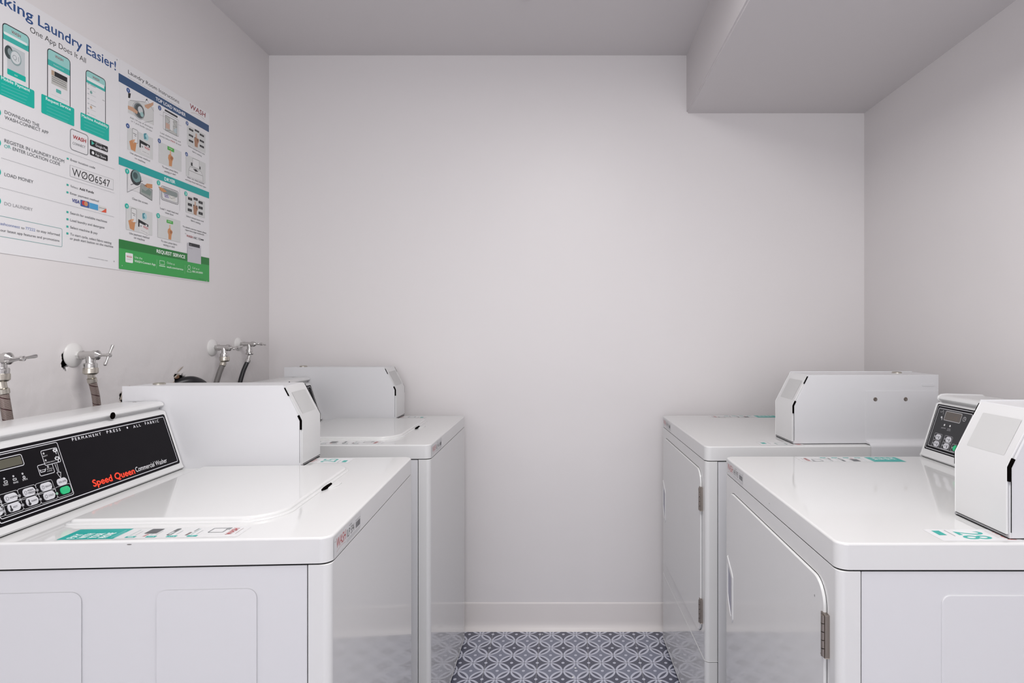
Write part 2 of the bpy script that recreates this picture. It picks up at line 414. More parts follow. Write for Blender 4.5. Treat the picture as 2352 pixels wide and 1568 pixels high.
# ------------------------------------------------------------------ machines
LID_T, LID_B = .925, .8825
PX0, PZ0, PX1, PZ1 = -.537, .936, -.579, 1.068        # sloping front of the control hood
def screw(bm, o, d, r=.004, mi=0): lathe(bm, [(-.002, r), (.0006, r), (.0016, r*.6), (.0018, 0)], o, d, 16, mi)
def coin_box(t, y0, y1, back, dryer, fx):
    z0, z1 = LID_T+.0012, (1.135 if dryer else 1.128); zc = 1.043; tx = fx-(.047 if dryer else .043)
    prof = [(back, z0), (fx-.004, z0), (fx-.004, zc-.001), (tx-.004, z1), (back, z1)]
    bm = bmesh.new(); prism(bm, prof, y0, y1, XZ, .0025, .0025, 2)
    cb = finish('coin_box', bm, M['side'], t)
    # cover over the front and slope
    def off(p, q, d): return (p+d*.87, q+d*.5)
    T = .004; A = [(fx, z0+.006), (fx, zc), (tx, z1-.001)]
    ins = [(fx-T, z0+.006), (fx-T, zc-.001), (tx-T*.9, z1-.003)]
    bm = bmesh.new(); prism(bm, A+ins[::-1], y0+.004, y1-.004, XZ, .001, .001, 1)
    finish('cover_plate', bm, M['enamel2'], cb)
    # joint between base and box
    bm = bmesh.new(); box(bm, back+.002, fx-.002, y0+.002, y1-.002, LID_T-.0005, z0)
    finish('base_gasket', bm, M['seam'], cb, smooth=False)
    # sticker on the slope
    ex = Vector((0, 1, 0)); dn = Vector((tx-fx, 0, z1-zc)).normalized(); n = ex.cross(dn)
    c = Canvas(Vector((fx, 0, zc)), ex, dn, t, .0002)
    L = math.hypot(tx-fx, z1-zc)
    c.rect(y0+.024, L*.16, y1-.020, L*.80, 'grey_sticker', .002); c.build('blank_sticker', cb)
    # service slots beside the cover
    for ysd, yy in ((-1, y0), (1, y1)):
        a, b_ = (yy-.0005, yy+.004) if ysd < 0 else (yy-.004, yy+.0005)
        def strip(nm, P, un, w):
            bm = bmesh.new(); prism(bm, [p for p in P]+[(p[0]-w*un[i][0], p[1]-w*un[i][1]) for i, p in reversed(list(enumerate(P)))], a, b_, XZ)
            finish(nm, bm, M['hole'], cb, smooth=False)
        un = (.89, .45)
        k = lambda s_: (fx+(tx-fx)*s_-.0008, zc+(z1-zc)*s_)
        strip('service_slot', [k(.15), (fx-.0008, zc-.001), (fx-.0008, zc-.024)], [un, (1, .2), (1, 0)], .0042)
        strip('upper_slot', [k(.96), k(.72)], [un, un], .0016)
        strip('side_joint', [(fx-.0046, zc-.024), (fx-.0046, z0+.010)], [(1, 0), (1, 0)], .0005)
    bm = bmesh.new(); box(bm, fx-.003, fx+.0006, y0+.006, y1-.006, z0+.0050, z0+.0060)
    finish('cover_joint', bm, M['seam'], cb, smooth=False)
    # lock on top
    bm = bmesh.new(); lathe(bm, [(0, .0145), (.003, .0145), (.0045, .012), (.0045, .008), (.0025, .0065), (.0025, 0)], (-.645, (y0+y1)/2+.015*(1 if dryer else -1)*-1, z1), (0, 0, 1), 28)
    finish('lock_cylinder', bm, M['nickel'], cb)
    # raised rib near the back of each side
    for yy, sg in ((y0, -1), (y1, 1)):
        bm = bmesh.new(); zr = .012 if dryer else 0; prism(bm, rrect(-.672+zr*-3.4, -.632-zr*3.4, 1.094+zr*.5, 1.104+zr*.5, .004, 4), yy-.001 if sg > 0 else yy-.0009, yy+.0009 if sg > 0 else yy+.001, XZ, 0 if sg > 0 else .0008, .0008 if sg > 0 else 0, 2)
        finish('pressed_rib', bm, M['side'], cb)
    # mounting bracket down the outer side at the back
    if dryer:
        w2 = .3415; bm = bmesh.new()
        prism(bm, [(y1-.001, LID_T+.003), (w2-.012, LID_T+.003), (w2-.003, LID_T+.002), (w2+.0035, LID_T-.006), (w2+.0035, LID_B-.03), (w2+.0055, LID_B-.03), (w2+.0055, LID_T-.005), (w2-.002, LID_T+.005), (w2-.012, LID_T+.008), (y1+.006, LID_T+.010), (y1+.0016, LID_T+.018), (y1+.0016, 1.086), (y1-.001, 1.086)], -.722, -.498, YZ)
        mb = finish('mounting_bracket', bm, M['side'], cb)
        for sx_ in (-.528, -.622):
            bm = bmesh.new(); lathe(bm, [(0, .0062), (.0008, .0058), (.001, .0035), (.0004, .003), (.0004, 0)], (sx_, y1+.0016, 1.061), (0, 1, 0), 20)
            finish('rivet', bm, M['hinge'], mb)
    return cb

def console(t, y0, y1, back, dryer):
    prof = [(back, LID_T+.002), (-.537, LID_T+.002), (-.534, LID_T+.006), (PX0, PZ0), (PX1, PZ1), (-.5845, 1.0705), (-.592, 1.0725), (-.594, 1.0755), (-.5915, 1.0785),
            (-.585, 1.080), (-.582, 1.0835), (-.583, 1.0885), (-.589, 1.0925), (-.603, 1.094), (back+.015, 1.091), (back, 1.082)]
    bm = bmesh.new(); prism(bm, prof, y0, y1, XZ, .004, .003, 3)
    c = finish('control_hood', bm, M['enamel2'], t, angle=50)
    bm = bmesh.new(); box(bm, back+.003, -.5385, y0+.002, y1-.001, LID_T-.0005, LID_T+.002)
    finish('hood_gasket', bm, M['seam'], c, smooth=False)
    # round plugged hole and top screw
    bm = bmesh.new()
    yh = .024 if not dryer else .25
    lathe(bm, [(0, .0075), (.0012, .0075), (.0014, 0)], (-.5825, yh, 1.0815), (1, 0, 0), 24)
    finish('hole_plug', bm, M['hole'], c)
    bm = bmesh.new(); screw(bm, (-.64, y1-.020 if not dryer else y0+.14, 1.0925), (0, 0, 1), .0045)
    finish('hood_screw', bm, M['chrome'], c)
    return c

def oval_button(c, x, y, w_, h_, lit, rec, root):
    """push button raised from the panel film, built on canvas plane c"""
    bm = bmesh.new(); P = rrect(x-w_/2, x+w_/2, y-h_/2, y+h_/2, h_*.42, 5)
    lo = [bm.verts.new(c.O+c.ex*p+c.ey*q+c.n*.0003) for p, q in P]; hi = [bm.verts.new(c.O+c.ex*p+c.ey*q+c.n*.0016) for p, q in P]
    n = len(P)
    for i in range(n): bm.faces.new((lo[i], lo[(i+1) % n], hi[(i+1) % n], hi[i]))
    f = bm.faces.new(hi); bmesh.ops.bevel(bm, geom=list(f.edges), offset=.0006, segments=2, affect='EDGES')
    return finish('push_button', bm, lit, rec)
KEY = mat('button_white', (.62, .62, .66), .4); GREEN = mat('button_green', (.01, .50, .20), .35)

def washer_panel(t, hood, near):
    ey = Vector((PX1-PX0, 0, PZ1-PZ0)); c = Canvas((PX0, 0, PZ0), (0, 1, 0), ey, t)
    W_ = '#e8e8ee'
    x0, x1 = -.305, .196; L = ey.length; y0, y1 = .006, L-.006
    c.rect(x0, y0, x1, y1, 'panel', .005); c.frame(x0+.0055, y0+.0055, x1-.0055, y1-.0055, .0013, W_, .004)
    # everything below is laid out with the near washer's panel as seen in the photograph
    lay = near_layout
    for kind, a in lay:
        getattr(c, kind)(*a)
    c.build('control_panel', hood)
    for x, y, w_, h_, g in near_buttons: oval_button(c2(c), x, y, w_, h_, GREEN if g else KEY, hood, t)
    cc = Canvas((PX0, 0, PZ0), (0, 1, 0), ey, t, .0019)
    for kind, a in near_button_text: getattr(cc, kind)(*a)
    cc.build('button_print', hood)
class c2:
    def __init__(s, c): s.O, s.ex, s.ey, s.n = c.O, c.ex, c.ey, c.n

def id_label(t, W, txt):
    """printed label on the front edge of the top, far/left end as seen from the aisle"""
    x = .0005; c = Canvas((x, 0, 0), (0, 1, 0), (0, 0, 1), t, .0002, .000008)
    y0 = -W/2+.018 ; z = LID_B+.006
    c.rect(y0-.004, z-.003, y0+.150, z+.030, '#d3d3d4', .001)
    c.line([(y0, z+.0215), (y0+.006, z+.0215)], .0008, '#777777')
    c.text('WASH', (y0+.008, z+.008), (y0+.058, z+.008), .0165, '#a83236', .015, .12)
    c.line([(y0+.010, z+.0015), (y0+.02, z+.004), (y0+.034, z+.0052), (y0+.048, z+.0045), (y0+.058, z+.003)], .0006, '#b98a86')
    c.text(txt, (y0+.066, z+.0075), (y0+.108, z+.0075), .0135, '#3c3a3c', .01)
    c.text('MACHINE', (y0+.078, z+.0235), (y0+.094, z+.0235), .0022, '#55555a')
    for k in range(2): c.line([(y0+.064, z+.0035-.003*k), (y0+.146, z+.0035-.003*k)], .0006, '#8f8f92')
    for k in range(14): c.rect(y0+.117+k*.0020, z+.0075, y0+.1182+k*.0020, z+.0185, '#5f5f64')
    c.line([(y0+.116, z+.0215), (y0+.146, z+.0215)], .0007, '#88888c')
    return c.build('identification_label', t)

TEAL = '#0fa39b'
def pay_sticker(t, yc0, yc1, xa, xb, faint, root=None):
    """strip sticker on the top: reads from the aisle; runs back->front along the near or far edge (xa back end, xb front end)"""
    c = Canvas((0, 0, LID_T), (0, 1, 0), (-1, 0, 0), t, .0002, .000008)
    # canvas: s = y, t = -x (up = towards the back)
    up0, up1 = -xb, -xa; h = up1-up0; w_ = yc1-yc0; tl = '#8f9799' if faint else TEAL
    g = '#6f7376'
    c.rect(yc0, up0, yc1, up1, '#d9d9da', .002)
    c.rect(yc0, up1-h*.31, yc1, up1, tl, .001)
    for i, s_ in enumerate(('PAY', 'WITH', 'YOUR', 'PHONE')):
        wd = w_*(.34+.10*len(s_)/5*1.6); yy = up1-h*(.085+.058*i)
        c.text(s_, (yc0+w_*.10, yy), (yc0+w_*.10+wd, yy), h*.045, '#e9f4f3', .03)
    for k in range(2): c.line([(yc0+w_*.12, up1-h*(.285+.018*k)), (yc0+w_*(.85-.2*k), up1-h*(.285+.018*k))], .0012, '#9fd6d2')
    yy = up1-h*.40
    for k in range(4):
        yb = up1-h*(.39+.115*k)
        c.rect(yc0+w_*.08, yb-h*.028, yc0+w_*.22, yb+h*.028, tl, .001); c.text(str(k+1), (yc0+w_*.13, yb-h*.015), (yc0+w_*.17, yb-h*.015), h*.03, '#e8f5f4')
        c.line([(yc0+w_*.30, yb+h*.02), (yc0+w_*.85, yb+h*.02)], .0012, '#9fb9b8')
        c.line([(yc0+w_*.30, yb-h*.008), (yc0+w_*.70, yb-h*.008)], .0010, '#a9adae')
    c.text('WASH', (yc0+w_*.15, up1-h*.47), (yc0+w_*.40, up1-h*.47), h*.018, '#c1443c')
    c.rect(yc0+w_*.45, up1-h*.50, yc0+w_*.92, up1-h*.43, '#57595c', .002)
    c.rect(yc0+w_*.25, up1-h*.60, yc0+w_*.92, up1-h*.575, '#5d5f62', .003); c.rect(yc0+w_*.32, up1-h*.594, yc0+w_*.60, up1-h*.581, '#c9cccd')
    c.rect(yc0+w_*.22, up1-h*.70, yc0+w_*.52, up1-h*.685, '#7a6c6c'); c.rect(yc0+w_*.60, up1-h*.705, yc0+w_*.9, up1-h*.698, '#8b8f92')
    c.frame(yc0+w_*.45, up1-h*.88, yc0+w_*.90, up1-h*.79, .0016, g, .003)
    c.rect(yc0+w_*.74, up1-h*.895, yc0+w_*.93, up1-h*.87, '#8b8d90')
    c.text('WASH', (yc0+w_*.22, up1-h*.945), (yc0+w_*.85, up1-h*.945), h*.035, '#b5383c', .02, .1)
    c.line([(yc0+w_*.3, up1-h*.965), (yc0+w_*.85, up1-h*.965)], .0009, '#b6a6a4')
    return c.build('payment_sticker', t)
def number_sticker(t, y0, y1, xa, xb, num, wash='#c85a58'):
    c = Canvas((0, 0, LID_T), (0, 1, 0), (-1, 0, 0), t, .0002, .000008)
    up0, up1 = -xb, -xa; h = up1-up0; w_ = y1-y0
    c.rect(y0, up0, y1, up1, '#dfdfe1' if num else '#d9d9da', .002)
    c.text('WASH', (y0+w_*.18, up1-h*.17), (y0+w_*.88, up1-h*.17), h*.11, wash, .02, .1)
    c.line([(y0+w_*.15, up1-h*.23), (y0+w_*.75, up1-h*.23)], .0008, '#b59c9a')
    if num: c.text(num, (y0+w_*.20, up1-h*.66), (y0+w_*.85, up1-h*.66), h*.34, '#1aa69c', .01)
    else: c.frame(y0+w_*.25, up1-h*.62, y0+w_*.8, up1-h*.36, .004, '#8b9c9b', .004)
    c.line([(y0+w_*.08, up1-h*.74), (y0+w_*.60, up1-h*.74)], .0012, '#55575c')
    c.rect(y0+w_*.12, up1-h*.92, y0+w_*.52, up1-h*.82, '#2ba79d')
    c.build('number_sticker', t)

def make_machine(kind, name, label, loc, rz, idt, num, detail=True):
    dryer = kind == 'dryer'; W = .683 if dryer else .651; w2 = W/2; D = .72 if dryer else .71
    t = thing(name, label, kind if kind == 'dryer' else 'washing machine', (*loc, 0), rz, None)
    # cabinet with pressed side panels
    bm = bmesh.new(); box(bm, -D+.005, -.0385, -w2+.002, w2-.002, .025, LID_B-.0026, .001)
    cab = finish('cabinet', bm, M['side'], t)
    for sg in (-1, 1):
        for (xa, xb) in (((-.275, -.12), (-.55, -.395)) if not dryer else ((-.33, -.166), (-.60, -.42))):
            bm = bmesh.new(); y = sg*(w2-.002)
            a, b_ = sorted((y-sg*.002, y+sg*.0022))
            prism(bm, rrect(xa, xb, .12, .842, .014, 6), a, b_, XZ, .0016 if sg < 0 else 0, .0016 if sg > 0 else 0, 3)
            finish('pressed_panel', bm, M['side'], cab)
    # dark joint strips (recesses between sheets)
    bm = bmesh.new(); box(bm, -.0405, -.030, -w2+.0045, w2-.0045, .03, LID_B-.004)
    finish('joint', bm, M['seam'], cab, smooth=False)
    # front panel, wrapping round the corners
    zb = .285 if dryer else .022
    def front(z0, z1, nm):
        bm = bmesh.new(); prism(bm, rrect(-.0365, 0, -w2, w2, (.013, .001, .001, .013), 6), z0, z1, XY, .003, .006, 4)
        return finish(nm, bm, M['enamel'], t)
    fp = front(zb, LID_B-.0026, 'front_panel')
    if dryer: front(.022, .2825, 'lower_panel')
    # feet
    for sx_ in (-.07, -D+.07):
        for sy in (-w2+.06, w2-.06):
            bm = bmesh.new(); lathe(bm, [(0, .02), (.008, .02), (.01, .008), (.03, .008)], (sx_, sy, 0), (0, 0, 1), 16)
            finish('foot', bm, M['rubber'], t)
    # top
    bm = bmesh.new(); prism(bm, rrect(-D, .0005, -w2-.0003, w2+.0003, (.020, .004, .004, .020), 8), LID_B, LID_T, XY, 0, .010, 5)
    top = finish('top_panel', bm, M['enamel'], t, angle=60)
    bm = bmesh.new(); prism(bm, rrect(-D+.008, -.0015, -w2+.0018, w2-.0018, (.018, .004, .004, .018), 6), LID_B-.0032, LID_B+.001)
    finish('top_joint', bm, M['seam'], cab, smooth=False)
    if dryer:
        # chute-less flat top; door with recessed pull and two hinges
        bm = bmesh.new(); prism(bm, rrect(-.295, .3005, .345, .845, .042, 8), -.004, .0052, YZ, 0, .0022, 4)
        dr = finish('door', bm, M['enamel'], t)
        bm = bmesh.new(); A = rrect(-.2962, .3017, .3438, .8462, .043, 8); prism(bm, A, -.004, .0004, YZ)
        finish('door_gasket', bm, M['seam'], t, smooth=False)
        # pull: D-shaped raised rim, flat grey slab inside painted as recess shade
        cy, cz, ph = -.262, .592, .080
        O = [(cy-.022, cz+ph), (cy+.012, cz+ph-.030), (cy+.018, cz+ph-.040), (cy+.018, cz-ph+.012), (cy+.012, cz-ph), (cy+.002, cz-ph+.006), (cy-.018, cz-ph+.040), (cy-.023, cz-ph+.062)]
        I = [(cy-.016, cz+ph-.020), (cy+.004, cz+ph-.038), (cy+.010, cz+ph-.044), (cy+.010, cz-ph+.020), (cy+.008, cz-ph+.014), (cy+.002, cz-ph+.018), (cy-.011, cz-ph+.045), (cy-.016, cz-ph+.064)]
        O = [(cy+.018+(p[0]-cy-.018)*1.35, p[1]) for p in O]; I = [(cy+.014+(p[0]-cy-.014)*1.5, p[1]) for p in I]
        bm = bmesh.new(); n = len(O)
        L0 = [bm.verts.new((.004, *p)) for p in O]; L1 = [bm.verts.new((.0072, *p)) for p in [( (o[0]*.85+i[0]*.15), (o[1]*.85+i[1]*.15)) for o, i in zip(O, I)]]
        L2 = [bm.verts.new((.0076, *p)) for p in I]; L3 = [bm.verts.new((.0045, cy+(p[0]-cy)*.9, p[1])) for p in I]
        for A_, B_ in ((L0, L1), (L1, L2), (L2, L3)):
            for i in range(n): bm.faces.new((A_[i], A_[(i+1) % n], B_[(i+1) % n], B_[i]))
        finish('door_pull', bm, M['enamel2'], dr, angle=30)
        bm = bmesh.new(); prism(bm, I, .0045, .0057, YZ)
        finish('pull_pocket_shade', bm, M['pocket_shade'], dr, smooth=False)
        for z in (.760, .420):
            bm = bmesh.new(); yh = .3025
            box(bm, -.001, .0075, yh-.009, yh+.009, z-.0355, z+.0355, .0008)
            h_ = finish('hinge', bm, M['hinge'], t)
            bm = bmesh.new()
            for k in range(5): lathe(bm, [(-.0062, .0034), (.0062, .0034)], (.0085, yh+.003, z-.0275+.01375*k), (0, 0, 1), 12)
            finish('hinge_knuckle', bm, M['hinge'], h_)
            bm = bmesh.new()
            for k in (0, 1): box(bm, .0070, .0084, yh-.0055, yh-.001, z+.020-.028*k-.016, z+.020-.028*k)
            finish('hinge_slot', bm, M['black'], h_, smooth=False)
    else:
        # loading lid, thicker rounded edge, with finger scoop
        bm = bmesh.new(); prism(bm, rrect(-.487, -.118, -.243, .200, (.05, .012, .012, .075), 10), LID_T-.001, LID_T+.0035, XY, 0, .003, 3)
        finish('lid_surround', bm, M['enamel'], t, angle=60)
        bm = bmesh.new(); prism(bm, rrect(-.482, -.124, -.236, .194, (.045, .010, .010, .07), 10), LID_T, LID_T+.009, XY, 0, .006, 5)
        lid = finish('loading_lid', bm, M['enamel'], t, angle=60)
        # low relief field pressed in the lid
        bm = bmesh.new()
        prism(bm, [(-.1185, -.030), (-.1135, -.018), (-.1115, .005), (-.1130, .022), (-.1185, .030), (-.1205, .010), (-.1205, -.012)], LID_T+.0003, LID_T+.0040, XY)
        finish('finger_scoop', bm, M['hole'], lid, smooth=False)
        bm = bmesh.new(); prism(bm, [(-.1110, -.010), (-.104, -.006), (-.097, .012), (-.096, .035), (-.104, .050), (-.114, .044), (-.1125, .02)], LID_T-.0002, LID_T+.0035, XY, 0, .0015, 2)
        finish('scoop_lip', bm, M['enamel'], lid, angle=60)
    hy0, hy1 = -w2+.001, (.168 if dryer else .206)
    cbw = ((.188, .325) if num else (.172, .312)) if dryer else (.208, .342)
    if dryer and num: hy1 = .184
    hood = console(t, hy0, hy1, -D+.004, dryer)
    coin_box(t, cbw[0], cbw[1], -D-.006 if dryer else -.682, dryer, (-.284 if num else -.274) if dryer else -.250)
    if dryer: dryer_panel(t, hood)
    else: washer_panel(t, hood, True)
    id_label(t, W, idt)
    if dryer:
        pay_sticker(t, -w2+.012, -w2+.070, -.456, -.186, False)
        number_sticker(t, w2-.068, w2-.010, -.305, -.175, num)
    else:
        pay_sticker(t, -w2+.010, -w2+.062, -.440, -.155, num is None)
        number_sticker(t, w2-.070, w2-.012, -.262, -.150, num, '#c08684')
    return t

# panel layouts, measured on the photograph and kept in panel coordinates
PB = (0, 900, 4.479); PC = (0, 980, 7.125); PRt = (2090, 880, 7.126)
near_layout, near_button_text, near_buttons = [], [], []
class Rec(Canvas):
    def __init__(s, out, *a): super().__init__(*a); s.out = out
    def raw(s, V, Fc, col, up=True): s.out.append(('raw', ([tuple(v) for v in V], Fc, col, up)))
POSE = {'washer1': ((-.4060, 1.311), math.radians(3.0)), 'washer2': ((-.4170, 2.138), math.radians(.6)),
        'dryer1': ((.432, 1.299), math.pi), 'dryer2': ((.4010, 2.125), math.pi+math.radians(1.6))}
def dummy(k):
    o = bpy.data.objects.new('d', None); o.location = (*POSE[k][0], 0); o.rotation_euler = (0, 0, POSE[k][1]); return o
d1 = dummy('washer1'); eyv = Vector((PX1-PX0, 0, PZ1-PZ0))
r = Rec(near_layout, (PX0, 0, PZ0), (0, 1, 0), eyv, d1); LW = '#e4e4ea'
a = r.P(PC, 925, 245); b2 = r.P(PC, 1215, 1105); lp = -.296
r.frame(lp, b2.y, b2.x, a.y, .0011, LW, .004)
a = r.P(PC, 340, 440); b2 = r.P(PC, 405, 625)
r.rect(-.285, b2.y+.003, b2.x-.003, a.y-.003, 'lcd', .001); r.frame(-.288, b2.y, b2.x, a.y, .0011, LW, .004)
r.Pframe(PC, 600, 635, 900, 745, .0010, LW, .003)
a = r.P(PC, 655, 395); b2 = r.P(PC, 1000, 570); r.rect(a.x, a.y, b2.x, b2.y, 'panel', .003); r.frame(a.x, a.y, b2.x, b2.y, .0010, LW, .003)
for (x, y) in ((710, 437), (745, 548), (782, 655), (65, 848), (215, 808), (365, 767)): r.Pcirc(PC, x, y, 17, '#b9b9bd')
for (x, y) in ((-70, 885), (-205, 920)): r.Pcirc(PC, x, y, 17, '#b9b9bd')
r.Ptext(PC, 'HEAVY', 693, 500, 780, 475, 20, '#c9c9cd'); r.Ptext(PC, 'SUPERHEAVY', 738, 605, 905, 562, 20, '#c9c9cd')
r.Ptext(PC, 'SMALL', 765, 705, 862, 682, 20, '#c9c9cd'); r.Ptext(PC, 'LOAD', 772, 738, 855, 718, 20, '#c9c9cd')
r.Pline(PC, [(645, 700), (665, 745), (735, 728), (742, 680)], .0012, LW); r.Pline(PC, [(650, 715), (738, 697)], .0008, LW)
for (x, y, q) in ((895, 385, 26), (930, 515, 30)):
    for k in range(6): r.Pcirc(PC, x+q*math.cos(k*1.05), y+q*math.sin(k*1.05)*.8, 13, '#dadadf')
    r.Pline(PC, [(x+10, y+20), (x+24, y+60)], .0016, '#dadadf')
# arrow to the soil level key
r.Pline(PC, [(893, 610), (948, 745), (925, 752), (990, 840), (990, 740), (965, 745), (925, 600)], .0009, LW)
for x, y, s_ in ((90, 965, 'WASH'), (257, 925, 'RINSE'), (405, 878, 'SPIN'), (-70, 1010, 'PREWASH'), (10, 1030, '')):
    if s_: r.Ptext(PC, s_, x-38, y+8, x+42, y-14, 28, '#c4c4c8', .02)
r.Pframe(PC, 50, 890, 125, 915, .0012, '#c4c4c8'); r.Pframe(PC, 198, 850, 272, 870, .0012, '#c4c4c8'); r.Pring(PC, 387, 825, 24, .0014, '#d4d4d8')
r.Ptext(PB, 'P E R M A N E N T', 742, 505, 1040, 443, 28, '#e4e4ea', .02); r.Ptext(PB, 'P R E S S', 1098, 428, 1240, 398, 27, '#e4e4ea', .02)
r.Pcirc(PB, 1306, 368, 10, '#e4e4ea'); r.Ptext(PB, 'A L L', 1372, 372, 1447, 352, 25, '#e4e4ea', .02); r.Ptext(PB, 'F A B R I C', 1492, 338, 1632, 310, 25, '#e4e4ea', .02)
r.Ptext(PB, 'Speed Queen', 962, 975, 1388, 838, 66, '#ff4320', .055)
r.Ptext(PB, 'Commercial Washer', 1398, 825, 1718, 722, 48, '#f0f0f4', .0)
# key surrounds and keys
BW, BH = .0245, .0145
KX = [(('NORMAL',), 170, 1160), (('PERM', 'PRESS'), 467, 1065), (('DELICATES',), 748, 978), (('HOT',), 225, 1312), (('WARM',), 520, 1215), (('COLD',), 800, 1125),
      (('RESET',), -140, 1250), (('COLD RINSE',), -75, 1400)]
tb = Rec(near_button_text, (PX0, 0, PZ0), (0, 1, 0), eyv, d1)
for i, (s_, x, y) in enumerate(KX):
    p = r.P(PC, x, y); r.frame(p.x-BW*.86, p.y-BH*.70, p.x+BW*.66, p.y+BH*.70, .0007, '#cfcfd4', .004)
    r.circ(p.x-BW*.82, p.y-BH*.10, .0040, 'panel'); r.circ(p.x-BW*.82, p.y-BH*.10, .0027, '#9d9da2')
    near_buttons.append((p.x, p.y, BW, BH, False))
    for k, q in enumerate(s_):
        yy = p.y-.0016+(.0022 if len(s_) > 1 else 0)-k*.0045
        wd = min(.0028*len(q), .015); tb.text(q, (p.x-.003, yy), (p.x-.003+wd, yy), .0032, '#3a3a40')
    if s_[0] in ('HOT', 'WARM'):
        tb.circ(p.x-.0072, p.y-.0035, .0026, '#1c1c20'); tb.rect(p.x-.0083, p.y-.003, p.x-.0061, p.y+.0045, '#1c1c20', .001)
    else: tb.frame(p.x-.0100, p.y-.003, p.x-.0055, p.y+.003, .0006, '#55555b', .001)
p = r.P(PC, 1008, 898); near_buttons.append((p.x, p.y, BW*.92, BH*.95, False)); tb.text('SOIL LEVEL', (p.x-.009, p.y-.0015), (p.x+.009, p.y-.0015), .0032, '#3a3a40')
p = r.P(PC, 1060, 1035); r.frame(p.x-BW*.86, p.y-BH*.70, p.x+BW*.62, p.y+BH*.70, .0007, '#cfcfd4', .004); r.circ(p.x-BW*.82, p.y-BH*.10, .0040, 'panel'); r.circ(p.x-BW*.82, p.y-BH*.10, .0027, '#8fb5a0')
near_buttons.append((p.x, p.y, BW*.9, BH*.95, True)); tb.text('START', (p.x-.006, p.y+.001), (p.x+.005, p.y+.001), .0028, '#5fd692')

dry_layout, dry_text, dry_buttons = [], [], []
d2 = dummy('dryer1'); r = Rec(dry_layout, (PX0, 0, PZ0), (0, 1, 0), eyv, d2)
TLp, BLp = r.P(PRt, 462, 335), r.P(PRt, 232, 1060)
y1p, y0p, x0p = TLp.y, BLp.y, (TLp.x+BLp.x)/2
r.rect(x0p, y0p, .160, y1p, 'panel', .004); r.frame(x0p+.0035, y0p+.0035, .1565, y1p-.0035, .0013, '#d9d9dd', .003)
r.rect(x0p+.009, y0p+.010, .151, y1p-.009, 'panel2', .003)
a = r.P(PRt, 1045, 480); r.frame(x0p+.010, y0p+.011, a.x, y1p-.010, .0013, '#c9c9cd', .004)
A_ = r.P(PRt, 598, 450); B_ = r.P(PRt, 815, 660)
r.rect(A_.x, B_.y, B_.x, A_.y, 'lcd2', .003); r.frame(A_.x, B_.y, B_.x, A_.y, .0011, '#c9c9cd', .003)
r.Ptext(PRt, '1.75', 665, 600, 770, 615, 55, '#6b5c50')
r.Pring(PRt, 893, 588, 36, .001, '#c9c9cd'); r.Pline(PRt, [(893, 565), (893, 590), (910, 590)], .001, '#c9c9cd')
r.Pcirc(PRt, 567, 682, 16, '#dddddd'); r.Pcirc(PRt, 658, 700, 16, '#dddddd')
r.Ptext(PRt, 'DRYING', 515, 735, 585, 745, 15, '#b5b5b9'); r.Ptext(PRt, 'COOL', 612, 752, 665, 762, 14, '#b5b5b9'); r.Ptext(PRt, 'DOWN', 605, 775, 660, 785, 14, '#b5b5b9')
r.Pcirc(PRt, 520, 555, 16, '#cfcfd3'); r.Pline(PRt, [(530, 555), (522, 600)], .002, '#cfcfd3'); r.Pline(PRt, [(500, 465), (530, 470), (555, 440), (545, 510)], .0010, '#a9a9ad')
tb = Rec(dry_text, (PX0, 0, PZ0), (0, 1, 0), eyv, d2)
for (x, y, s_) in ((468, 880, 'HIGH'), (635, 925, 'LOW'), (435, 990, 'MED'), (595, 1030, 'DELICATE')):
    p = r.P(PRt, x, y); r.frame(p.x-.0185, p.y-.0095, p.x+.0135, p.y+.0095, .0007, '#b9b9bd', .003)
    r.circ(p.x-.0155, p.y, .0021, '#9d9da2')
    dry_buttons.append((p.x, p.y, .021, .0145, False)); tb.text(s_, (p.x-.007, p.y-.001), (p.x+.001, p.y-.001), .003, '#55555a'); tb.rect(p.x+.0035, p.y-.0045, p.x+.0055, p.y+.003, '#2a2a2e', .001)
p = r.P(PRt, 757, 1070); r.frame(p.x-.0185, p.y-.0095, p.x+.0135, p.y+.0095, .0007, '#b9b9bd', .003); r.circ(p.x-.0155, p.y, .0021, '#9d9da2')
dry_buttons.append((p.x, p.y, .023, .0150, True))
r.text('Speed Queen', (.035, .018), (.095, .018), .012, '#ff4320', .045); r.text('Commercial Dryer', (.098, .018), (.150, .018), .009, '#f0f0f4')
def dryer_panel(t, hood):
    c = Canvas((PX0, 0, PZ0), (0, 1, 0), eyv, t)
    for k, a in dry_layout: getattr(c, k)(*a)
    c.build('control_panel', hood)
    for x, y, w_, h_, g in dry_buttons: oval_button(c, x, y, w_, h_, GREEN if g else KEY, hood, t)
    cc = Canvas((PX0, 0, PZ0), (0, 1, 0), eyv, t, .0019)
    for k, a in dry_text: getattr(cc, k)(*a)
    cc.build('button_print', hood)
for o in (d1, d2): bpy.data.objects.remove(o)

M['pocket_shade'] = mat('painted_pocket_shade', (.36, .36, .43), .45)  # grey carries the shade of a recess that is not cut into the door
w1 = make_machine('washer', 'washing_machine', 'white coin washing machine nearest the viewer, its wide black control panel in full view', POSE['washer1'][0], POSE['washer1'][1], 'ILP 594', '25')
w2_ = make_machine('washer', 'washing_machine', 'white coin washing machine by the back wall, its panel hidden behind the nearer coin box', POSE['washer2'][0], POSE['washer2'][1], 'ILP 46', None)
r1 = make_machine('dryer', 'clothes_dryer', 'white coin dryer nearest the viewer on the right, marked 28 on its top', POSE['dryer1'][0], POSE['dryer1'][1], 'IHR 993', '28')
r2 = make_machine('dryer', 'clothes_dryer', 'white coin dryer on the right by the back wall, both door hinges visible', POSE['dryer2'][0], POSE['dryer2'][1], 'IHR 98', None)

